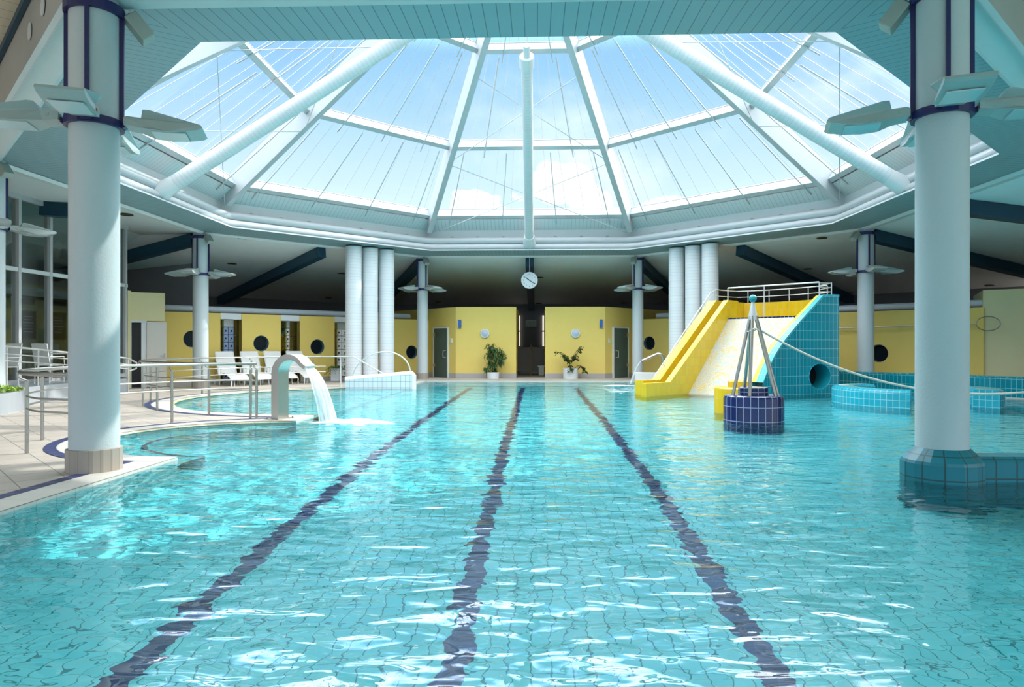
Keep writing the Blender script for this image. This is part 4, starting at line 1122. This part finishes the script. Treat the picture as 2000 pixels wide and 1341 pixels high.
wallprof([(.3, -1.3), (.3, -.6), (1.3, -.5), (4.4, 1.75), (6.0, 2.15), (6.0, -1.3)], .16, .51, 'stair', 'yellow_tile')
# chute
Wd = 1.97
mb = MB(); ns = 12
for i in range(ns):
    s0, s1 = 1.85+(4.2-1.85)*i/ns, 1.85+(4.2-1.85)*(i+1)/ns
    z0, z1 = (s0-2.05)*1.0, (s1-2.05)*1.0
    mb.quad(sp(s0, -Wd-.1, z0), sp(s1, -Wd-.1, z1), sp(s1, .01, z1), sp(s0, .01, z0), ((0, s0*1.41), (0, s1*1.41), (Wd, s1*1.41), (Wd, s0*1.41)))
mb.build('chute', 'mosaic', sl)
MB().prism([tuple(sp(4.2, 0)[:2]), tuple(sp(4.2, -Wd-.2)[:2]), tuple(sp(4.32, -Wd-.2)[:2]), tuple(sp(4.32, 0)[:2])], 2.1, 2.19).build('chute_edge', 'navy_tile', sl)
MB().prism([tuple(sp(4.3, .2)[:2]), tuple(sp(4.3, -2.2)[:2]), tuple(sp(6.3, -2.2)[:2]), tuple(sp(6.3, .3)[:2])], 1.9, 2.15).build('platform', 'deck', sl)
# back wall (slightly curved)
bw = [sp(5.9+.35*math.sin(PI*i/10), 1.1-3.35*i/10) for i in range(11)]
mb = MB(); l = 0
for a, b in zip(bw, bw[1:]):
    d = (b-a).length; o_ = A45*.2; up = Vector((0, 0, 1))
    mb.quad(a+up*2.1, b+up*2.1, b+up*2.75, a+up*2.75, ((l, 2.1), (l+d, 2.1), (l+d, 2.75), (l, 2.75)))
    mb.quad(a+up*2.75, b+up*2.75, b+o_+up*2.75, a+o_+up*2.75); mb.quad(b+o_-up*1, a+o_-up*1, a+o_+up*2.75, b+o_+up*2.75); l += d
mb.build('back_wall', 'yellow_tile', sl)
# teal side wall along an arc
ARC = []; x, y = 6.22, 18.5
for i in range(63):
    th = R_(45-37*i/62); ARC.append((x, y, th)); x += math.cos(th)*.05; y += math.sin(th)*.05
def ap(s, o=0., z=0.):
    f = max(0, min(61.999, s/.05)); i = int(f); f -= i; a, b = ARC[i], ARC[i+1]; th = a[2]+(b[2]-a[2])*f
    return Vector((a[0]+(b[0]-a[0])*f-math.sin(th)*o, a[1]+(b[1]-a[1])*f+math.cos(th)*o, z))
SE_ = 2.93
TOP = [(0, .36), (.28, .73), (.61, 1.1), (.97, 1.44), (1.38, 1.79), (1.72, 2.09), (2.04, 2.37), (2.43, 2.74), (2.5, 2.76), (SE_, 2.76)]
hole = [(2.31+.36*math.cos(2*PI*i/36), .48+.36*math.sin(2*PI*i/36)) for i in range(36)]
loops = [[(0, -1.3), (SE_, -1.3)]+TOP[::-1], hole]
tri = tessellate_polygon([[Vector((a, b, 0)) for a, b in l] for l in loops]); flat = [q for l in loops for q in l]
bm = bmesh.new(); bv = [bm.verts.new((a, b, 0)) for a, b in flat]
for tr in tri:
    try: bm.faces.new([bv[i] for i in tr])
    except ValueError: pass
for i in range(1, 24):
    g = list(bm.verts)+list(bm.edges)+list(bm.faces)
    bmesh.ops.bisect_plane(bm, geom=g, plane_co=(i*SE_/24, 0, 0), plane_no=(1, 0, 0))
bm.normal_update(); bm.verts.index_update()
mb = MB(); V = [tuple(v.co) for v in bm.verts]; fs = []; uv = []
for f in bm.faces:
    ix = [v.index for v in f.verts]
    if f.normal.z < 0: ix = ix[::-1]
    fs.append(tuple(ix)); uv.append([V[i][:2] for i in ix])
bm.free()
mb.add([ap(a, 0, b) for a, b, _ in V], fs, uv)
mb.add([ap(a, .3, b) for a, b, _ in V], [f[::-1] for f in fs], [u[::-1] for u in uv])
mb.quad(ap(SE_, 0, -1.3), ap(SE_, .3, -1.3), ap(SE_, .3, 2.76), ap(SE_, 0, 2.76))
mb.build('side_wall', 'teal_tile', sl)
fine = []
for (s0, z0), (s1, z1) in zip(TOP, TOP[1:]):
    n_ = max(1, int((s1-s0)/.06))
    for i in range(n_): fine.append((s0+(s1-s0)*i/n_, z0+(z1-z0)*i/n_))
fine.append(TOP[-1])
for o0, o1, nm, mat in ((-.012, .19, 'wall_cap', 'teal_cap'), (.19, .31, 'inner_cap', 'yellow_cap')):
    mb = MB(); l = 0
    for (s0, z0), (s1, z1) in zip(fine, fine[1:]):
        d = math.dist((s0, z0), (s1, z1))
        mb.quad(ap(s0, o0, z0+.012), ap(s1, o0, z1+.012), ap(s1, o1, z1+.012), ap(s0, o1, z0+.012), ((l, 0), (l+d, 0), (l+d, o1-o0), (l, o1-o0))); l += d
        if o0 < 0: mb.quad(ap(s0, o0, z0-.05), ap(s1, o0, z1-.05), ap(s1, o0, z1+.012), ap(s0, o0, z0+.012), ((l-d, 0), (l, 0), (l, .06), (l-d, .06)))
        else: mb.quad(ap(s1, o1, z1-.5), ap(s0, o1, z0-.5), ap(s0, o1, z0+.012), ap(s1, o1, z1+.012))
    mb.build(nm, mat, sl)
mb = MB(); c0_, c1_ = ap(2.31, 0, .48), ap(2.31, .3, .48); dn = (c1_-c0_).normalized(); tt = Vector((dn.y, -dn.x, 0))
H0 = [ap(a, 0, b) for a, b in hole]
H1 = [c0_+dn*.6+(h-c0_) for h in H0]
mb.add(H0+H1, [(i, (i+1) % 36, 36+(i+1) % 36, 36+i) for i in range(36)])
mb.build('tunnel', 'teal_smooth', sl, True); MB().add(H1, [tuple(range(36))]).build('tunnel_shade_cap', 'dark', sl)  # black cap stands in for the darkness deeper in the tunnel
MB().tube(H0, .012, 6, closed=True).build('tunnel_rim', 'aqua_tile', sl, True)
# handrails of the slide
hr = thing('slide_handrail', 'straight steel handrail climbing the outer yellow stair wall', 'handrail', sp(1.3, .8))
pts = [sp(1.25, .66, .42), sp(4.25, .66, 2.98)]
MB().tube(pts, .02, 8).build('rail', 'pale_steel', hr, True)
for f in (.16, .4, .64, .88):
    p = pts[0].lerp(pts[1], f); MB().tube([p, p-Vector((0, 0, .12))+N45*-.06], .014, 6).build('bracket', 'steel', hr, True)
pr = thing('platform_railing', 'steel guard railing around the top platform of the slide', 'railing', sp(5, 0, 2.15))
rb = [sp(4.25, .66, 2.98), sp(4.6, .66, 3.12)]+[p+Vector((0, 0, 3.15))+A45*.1 for p in bw[1:]]
MB().tube(rb, .018, 8).build('back_rail', 'pale_steel', pr, True)
MB().tube([p-Vector((0, 0, .2)) for p in rb[1:]], .012, 6).build('back_rail', 'pale_steel', pr, True)
for i in (1, 3, 5, 7, 9, 11): p = rb[i]; MB().tube([Vector((p.x, p.y, 2.72)), p], .015, 6).build('post', 'pale_steel', pr, True)
E0, E1 = sp(4.35, .1), ap(2.42, .15)
fz = 3.12
MB().tube([Vector((E0.x, E0.y, fz)), Vector((E1.x, E1.y, fz))], .024, 8).build('front_rail', 'pale_steel', pr, True)
for p, zb_ in ((E0, 2.72), (E0.lerp(E1, .42), 2.15), (E1, 2.72)): MB().tube([(p.x, p.y, zb_), (p.x, p.y, fz)], .018, 8).build('post', 'pale_steel', pr, True)
E2 = ap(2.8, .15); E3 = ap(2.9, .9)
for z in (3.1, 2.98, 2.86): MB().tube([Vector((E1.x, E1.y, z)), Vector((E2.x, E2.y, z)), Vector((E3.x, E3.y, z))], .014, 6).build('side_rail', 'pale_steel', pr, True)
MB().tube([(E2.x, E2.y, 2.74), (E2.x, E2.y, 3.12)], .016, 6).build('post', 'pale_steel', pr, True)

# ------------------------------------------------------------------ tiled islands
def island(x, y, r, zt, r2, z2, mat, name, label):
    t = thing(name, label, 'pool island', (x, y, 0))
    MB().lathe([(r, -1.3), (r, zt-.05), (r-.015, zt-.015), (r-.05, zt), (1e-4, zt)], (x, y, 0), 36, cap=False).build('lower_drum', mat, t, True)
    MB().lathe([(r2, zt), (r2, z2-.015), (r2-.02, z2), (1e-4, z2)], (x, y, 0), 16, cap=False).build('upper_drum', mat, t, True)
    return t
IX, IY = 4.17, 12.62
isl = island(IX, IY, .52, .44, .265, .58, 'navy_tile', 'tiled_island', 'round navy tiled pool island carrying a steel pyramid')
island(4.4, 14.25, .5, .49, .24, .62, 'yellow_tile', 'tiled_island', 'round yellow tiled pool island behind the navy one')
t = thing('steel_pyramid', 'five-legged steel pyramid with a teal ball on the navy island', 'steel pyramid', (IX, IY, .44))
AX = Vector((IX-.02, IY-.03, 0))
for a in (195, 244, 97, 316, 344):
    b = Vector((IX+math.cos(R_(a))*.41, IY+math.sin(R_(a))*.41, .44)); e_ = AX+Vector((math.cos(R_(a))*.05, math.sin(R_(a))*.05, 1.85))
    MB().tube([b, e_], .03, 12).build('leg', 'steel', t, True)
MB().lathe([(.085, 1.78), (.085, 1.8), (.03, 2.09), (.02, 2.13)], AX, 20).build('cone', 'alu', t, True)
MB().ball(AX+Vector((0, 0, 2.165)), .068).build('ball', 'ball', t, True)
MB().tube([AX+Vector((math.cos(a)*.125, math.sin(a)*.125, 1.6+.03*math.sin(3*a))) for a in [2*PI*i/20 for i in range(20)]], .012, 6, closed=True).build('rope_ring', 'rope', t, True)
MB().tube([AX+Vector((-.1, -.1, 1.6)), AX+Vector((-.11, -.12, 1.2)), AX+Vector((-.1, -.12, .9))], .008, 6).build('chain', 'spot', t, True)
# rope hanging from the pyramid across to the far pool side
RA = AX+Vector((.12, -.05, 1.6)); RB = Vector((12.6, 13.1, 1.35)); pts = []
for i in range(41):
    f = i/40; p = RA.lerp(RB, f); p.z = RA.z+(RB.z-RA.z)*f-4*1.02*f*(1-f)*(1+.15*(1-2*f)); pts.append(p)
o = MB().tube(pts, .02, 8).build('hanging_rope', 'rope', None, True); tag(o, 'long sagging pale rope strung from the steel pyramid over the water', 'rope')

# ------------------------------------------------------------------ round bench ring in the water, teal boundary wall
def benchring(a0, a1, label):
    cx, cy, r0, r1, zt = 9.1, 16.6, 1.22, 1.75, .37
    prof = [(r1, -1.3), (r1, zt-.07), (r1-.02, zt-.025), (r1-.07, zt), (r0+.05, zt), (r0, zt-.05), (r0, -1.3)]
    mb = MB().lathe(prof, (cx, cy, 0), 40, cap=False, a0=R_(a0), a1=R_(a1))
    for a, fl in ((a0, 1), (a1, 0)):
        pts = [(cx+r*math.cos(R_(a)), cy+r*math.sin(R_(a)), z) for r, z in prof]; mb.add(pts if fl else pts[::-1], [tuple(range(len(pts)))])
    t = thing('pool_bench_ring', label, 'tiled pool ring', (cx+r1*math.cos(R_((a0+a1)/2)), cy+r1*math.sin(R_((a0+a1)/2)), 0), 'halves of the round tiled pool enclosure')
    mb.build('tiled_wall', 'aqua_tile', t, True)
    return t
b1 = benchring(105, 240, 'curved aqua tiled half ring in the water next to the tunnel hole')
b2 = benchring(-52, 62, 'curved aqua tiled half ring in the water behind the pedestal column')
T_ = Matrix.Translation((9.1+1.48*math.cos(R_(150)), 16.6+1.48*math.sin(R_(150)), .372))
MB().lathe([(.12, 0), (.11, .012), (1e-4, .012)], (0, 0, 0), 18, cap=False).xf(T_).build('drain_cap', 'spot', b1)
def tealwall(a, b, th, zt, label):
    a = Vector((*a, 0)); b = Vector((*b, 0)); d = (b-a).normalized(); n = Vector((-d.y, d.x, 0))*th; up = Vector((0, 0, 1))
    l = (b-a).length
    mb = MB().quad(a-up*1.3, b-up*1.3, b+up*(zt-.03), a+up*(zt-.03), ((0, -1.3), (l, -1.3), (l, zt), (0, zt))); mb.quad(a+up*(zt-.03), b+up*(zt-.03), b+n*.15+up*zt, a+n*.15+up*zt); mb.quad(a+n*.15+up*zt, b+n*.15+up*zt, b+n+up*zt, a+n+up*zt)
    mb.quad(b+n, a+n, a+n+up*zt, b+n+up*zt)
    tag(mb.build('pool_edge_wall', 'teal_tile'), label, 'wall')
tealwall((8.7, 24.57), (12.72, 18.12), .35, .53, 'low teal tiled boundary wall along the edge of the deep water below the yellow wall')
tealwall((12.72, 18.12), (14.62, 15.1), .35, .53, 'low teal tiled boundary wall continuing past the cream wall')

# ------------------------------------------------------------------ rescue hoop
p0_, p1_ = pt(NE0, NEd, 2.2, 1.93, .18), pt(NE0, NEd, 7.05, 1.99, .22)
t = thing('rescue_hoop', 'long rescue pole with a wire hoop held level against the yellow wall', 'rescue pole', p0_)
MB().tube([p0_, p1_], .02, 8).build('pole', 'pale_steel', t, True)
hd = Vector((1, -.25, 0)).normalized()
cc = p1_+hd*.33
MB().tube([cc+hd*(.31*math.cos(a))+Vector((0, 0, .21*math.sin(a))) for a in [2*PI*i/32 for i in range(32)]], .013, 6, closed=True).build('hoop', 'steel', t, True)
for u in (3.2, 4.9, 6.6): q_ = pt(NE0, NEd, u, 1.95, .09); MB().bar(pt(NE0, NEd, u, 1.95, .0), pt(NE0, NEd, u, 1.95, .2), .03, .03).build('hook', 'pale_steel', t)
o = MB().box((4.55, 27.2, .16), (.95, .5, .32)).build('deck_box', 'white', None, False, bev=.02); tag(o, 'low white box on the deck behind the bent pipe spout', 'box')
# dark speaker at the bulkhead
t = thing('loudspeaker', 'dark teal box loudspeaker hanging from the beige ceiling above the deck', 'loudspeaker', (-7.05, 8.2, 4.9))
MB().box((-7.1, 8.15, 4.95), (.3, .3, .9), R_(45)).build('cabinet', 'teal_beam', t, bev=.03)
MB().bar((-7.1, 8.15, 5.3), (-7.1, 8.15, 5.88), .06, .06).build('bracket', 'teal_beam', t)

# ------------------------------------------------------------------ light, sky, camera
sun = bpy.data.lights.new('sun', 'SUN'); sun.energy = SUN_E; sun.angle = R_(.6); sun.color = (1, .95, .87)
so = bpy.data.objects.new('sun', sun); C.objects.link(so)
az, el = R_(SUN_AZ), R_(SUN_EL)
sd = Vector((math.cos(az)*math.cos(el), math.sin(az)*math.cos(el), math.sin(el)))
so.rotation_euler = sd.to_track_quat('Z', 'Y').to_euler(); so.location = sd*60
sun.cycles.is_caustics_light = True
bpy.data.objects['pool_water'].cycles.is_caustics_caster = True
for o in bpy.data.objects:
    if o.name.startswith(('floor_pool', 'wall_pool', 'trim_', 'lane_line')): o.cycles.is_caustics_receiver = True

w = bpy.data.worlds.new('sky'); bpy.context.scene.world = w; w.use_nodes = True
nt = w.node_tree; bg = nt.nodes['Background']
def N(t, **kw):
    n = nt.nodes.new(t)
    for k_, v in kw.items(): setattr(n, k_, v)
    return n
def math_(op, a, b=None, c=None, clamp=False):
    n = N('ShaderNodeMath', operation=op); n.use_clamp = clamp
    for i, v in enumerate((a, b, c)):
        if v is None: continue
        if isinstance(v, (int, float)): n.inputs[i].default_value = v
        else: nt.links.new(v, n.inputs[i])
    return n.outputs[0]
def mrange(v, a, b, c, d, smooth=True):
    n = N('ShaderNodeMapRange'); n.interpolation_type = 'SMOOTHSTEP' if smooth else 'LINEAR'
    for k_, x_ in zip(('From Min', 'From Max', 'To Min', 'To Max'), (a, b, c, d)): n.inputs[k_].default_value = x_
    nt.links.new(v, n.inputs['Value']); return n.outputs[0]
def mixc(f, a, b):
    n = N('ShaderNodeMix', data_type='RGBA')
    if isinstance(f, float): n.inputs['Factor'].default_value = f
    else: nt.links.new(f, n.inputs['Factor'])
    for nm, v in (('A', a), ('B', b)):
        if isinstance(v, tuple): n.inputs[nm].default_value = v
        else: nt.links.new(v, n.inputs[nm])
    return n.outputs['Result']
tc = N('ShaderNodeTexCoord'); sx = N('ShaderNodeSeparateXYZ'); nt.links.new(tc.outputs['Generated'], sx.inputs[0])
X_, Y_, Z_ = sx.outputs
blue = mixc(mrange(Z_, .12, .42, 0, 1), lin('#D3E6F5'), lin('#8CB9E4'))
mp = N('ShaderNodeMapping'); mp.inputs['Scale'].default_value = (1, 1, 1.6); nt.links.new(tc.outputs['Generated'], mp.inputs['Vector'])
nz = N('ShaderNodeTexNoise'); nz.inputs['Scale'].default_value = 3.2; nz.inputs['Detail'].default_value = 6; nz.inputs['Roughness'].default_value = .55; nt.links.new(mp.outputs['Vector'], nz.inputs['Vector'])
nz2 = N('ShaderNodeTexNoise'); nz2.inputs['Scale'].default_value = 11; nz2.inputs['Detail'].default_value = 6; nt.links.new(mp.outputs['Vector'], nz2.inputs['Vector'])
# thin high cloud, thicker towards the east and west
side = math_('MULTIPLY_ADD', math_('ABSOLUTE', X_), .22, nz.outputs['Fac'])
east = math_('MULTIPLY_ADD', X_, .16, side)
veil = mrange(east, .52, .84, 0, .95)
col = mixc(veil, blue, lin('#F2F7FB'))
# one cumulus low in the north
def lump(dx, dz, r):
    a = math_('SUBTRACT', math_('DIVIDE', X_, Y_), dx); b = math_('SUBTRACT', math_('DIVIDE', Z_, Y_), dz)
    d2 = math_('SQRT', math_('ADD', math_('MULTIPLY', a, a), math_('MULTIPLY', math_('MULTIPLY', b, b), 2.2)))
    return mrange(math_('MULTIPLY_ADD', math_('SUBTRACT', nz2.outputs['Fac'], .5), -.24, d2), r*.85, r*1.1, 1, 0)
LUMPS = [(.035, .225, .045), (.085, .20, .05), (-.10, .195, .022), (.16, .195, .022)]
cum = None
for a in LUMPS: l_ = lump(*a); cum = l_ if cum is None else math_('MAXIMUM', cum, l_)
cum = math_('MULTIPLY', cum, math_('GREATER_THAN', Y_, .2))
col = mixc(mrange(Z_, .40, .52, 0, .9), col, lin('#FBFBFA'))
col = mixc(cum, col, lin('#F6F3EE'))
# bright overhead sky
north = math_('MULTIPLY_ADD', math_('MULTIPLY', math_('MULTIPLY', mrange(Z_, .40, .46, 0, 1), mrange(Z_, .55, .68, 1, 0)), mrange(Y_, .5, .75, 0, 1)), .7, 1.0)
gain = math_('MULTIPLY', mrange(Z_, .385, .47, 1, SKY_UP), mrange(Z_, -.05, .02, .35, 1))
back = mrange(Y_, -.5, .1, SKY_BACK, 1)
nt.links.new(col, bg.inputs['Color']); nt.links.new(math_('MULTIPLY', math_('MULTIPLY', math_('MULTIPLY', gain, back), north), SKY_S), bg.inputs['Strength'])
cam = bpy.data.cameras.new('camera'); cam.sensor_width = 36; cam.lens = 1359.3/2000*36; cam.shift_y = .0034; cam.clip_end = 400; cam.clip_start = .05
co = bpy.data.objects.new('camera', cam); C.objects.link(co); co.location = (.284, 0, 1.3); co.rotation_euler = (PI/2, 0, .03524)
sc_ = bpy.context.scene; sc_.camera = co
vs = sc_.view_settings; vs.view_transform = 'Standard'; vs.look = 'None'; vs.exposure = EXPO; vs.gamma = 1; vs.use_curve_mapping = False
cy = sc_.cycles
cy.use_adaptive_sampling = True; cy.adaptive_threshold = .02
cy.max_bounces = 9; cy.diffuse_bounces = 4; cy.glossy_bounces = 4; cy.transmission_bounces = 6; cy.transparent_max_bounces = 12
cy.use_denoising = True; cy.caustics_refractive = True; cy.caustics_reflective = False; cy.sample_clamp_indirect = 8; cy.blur_glossy = .3
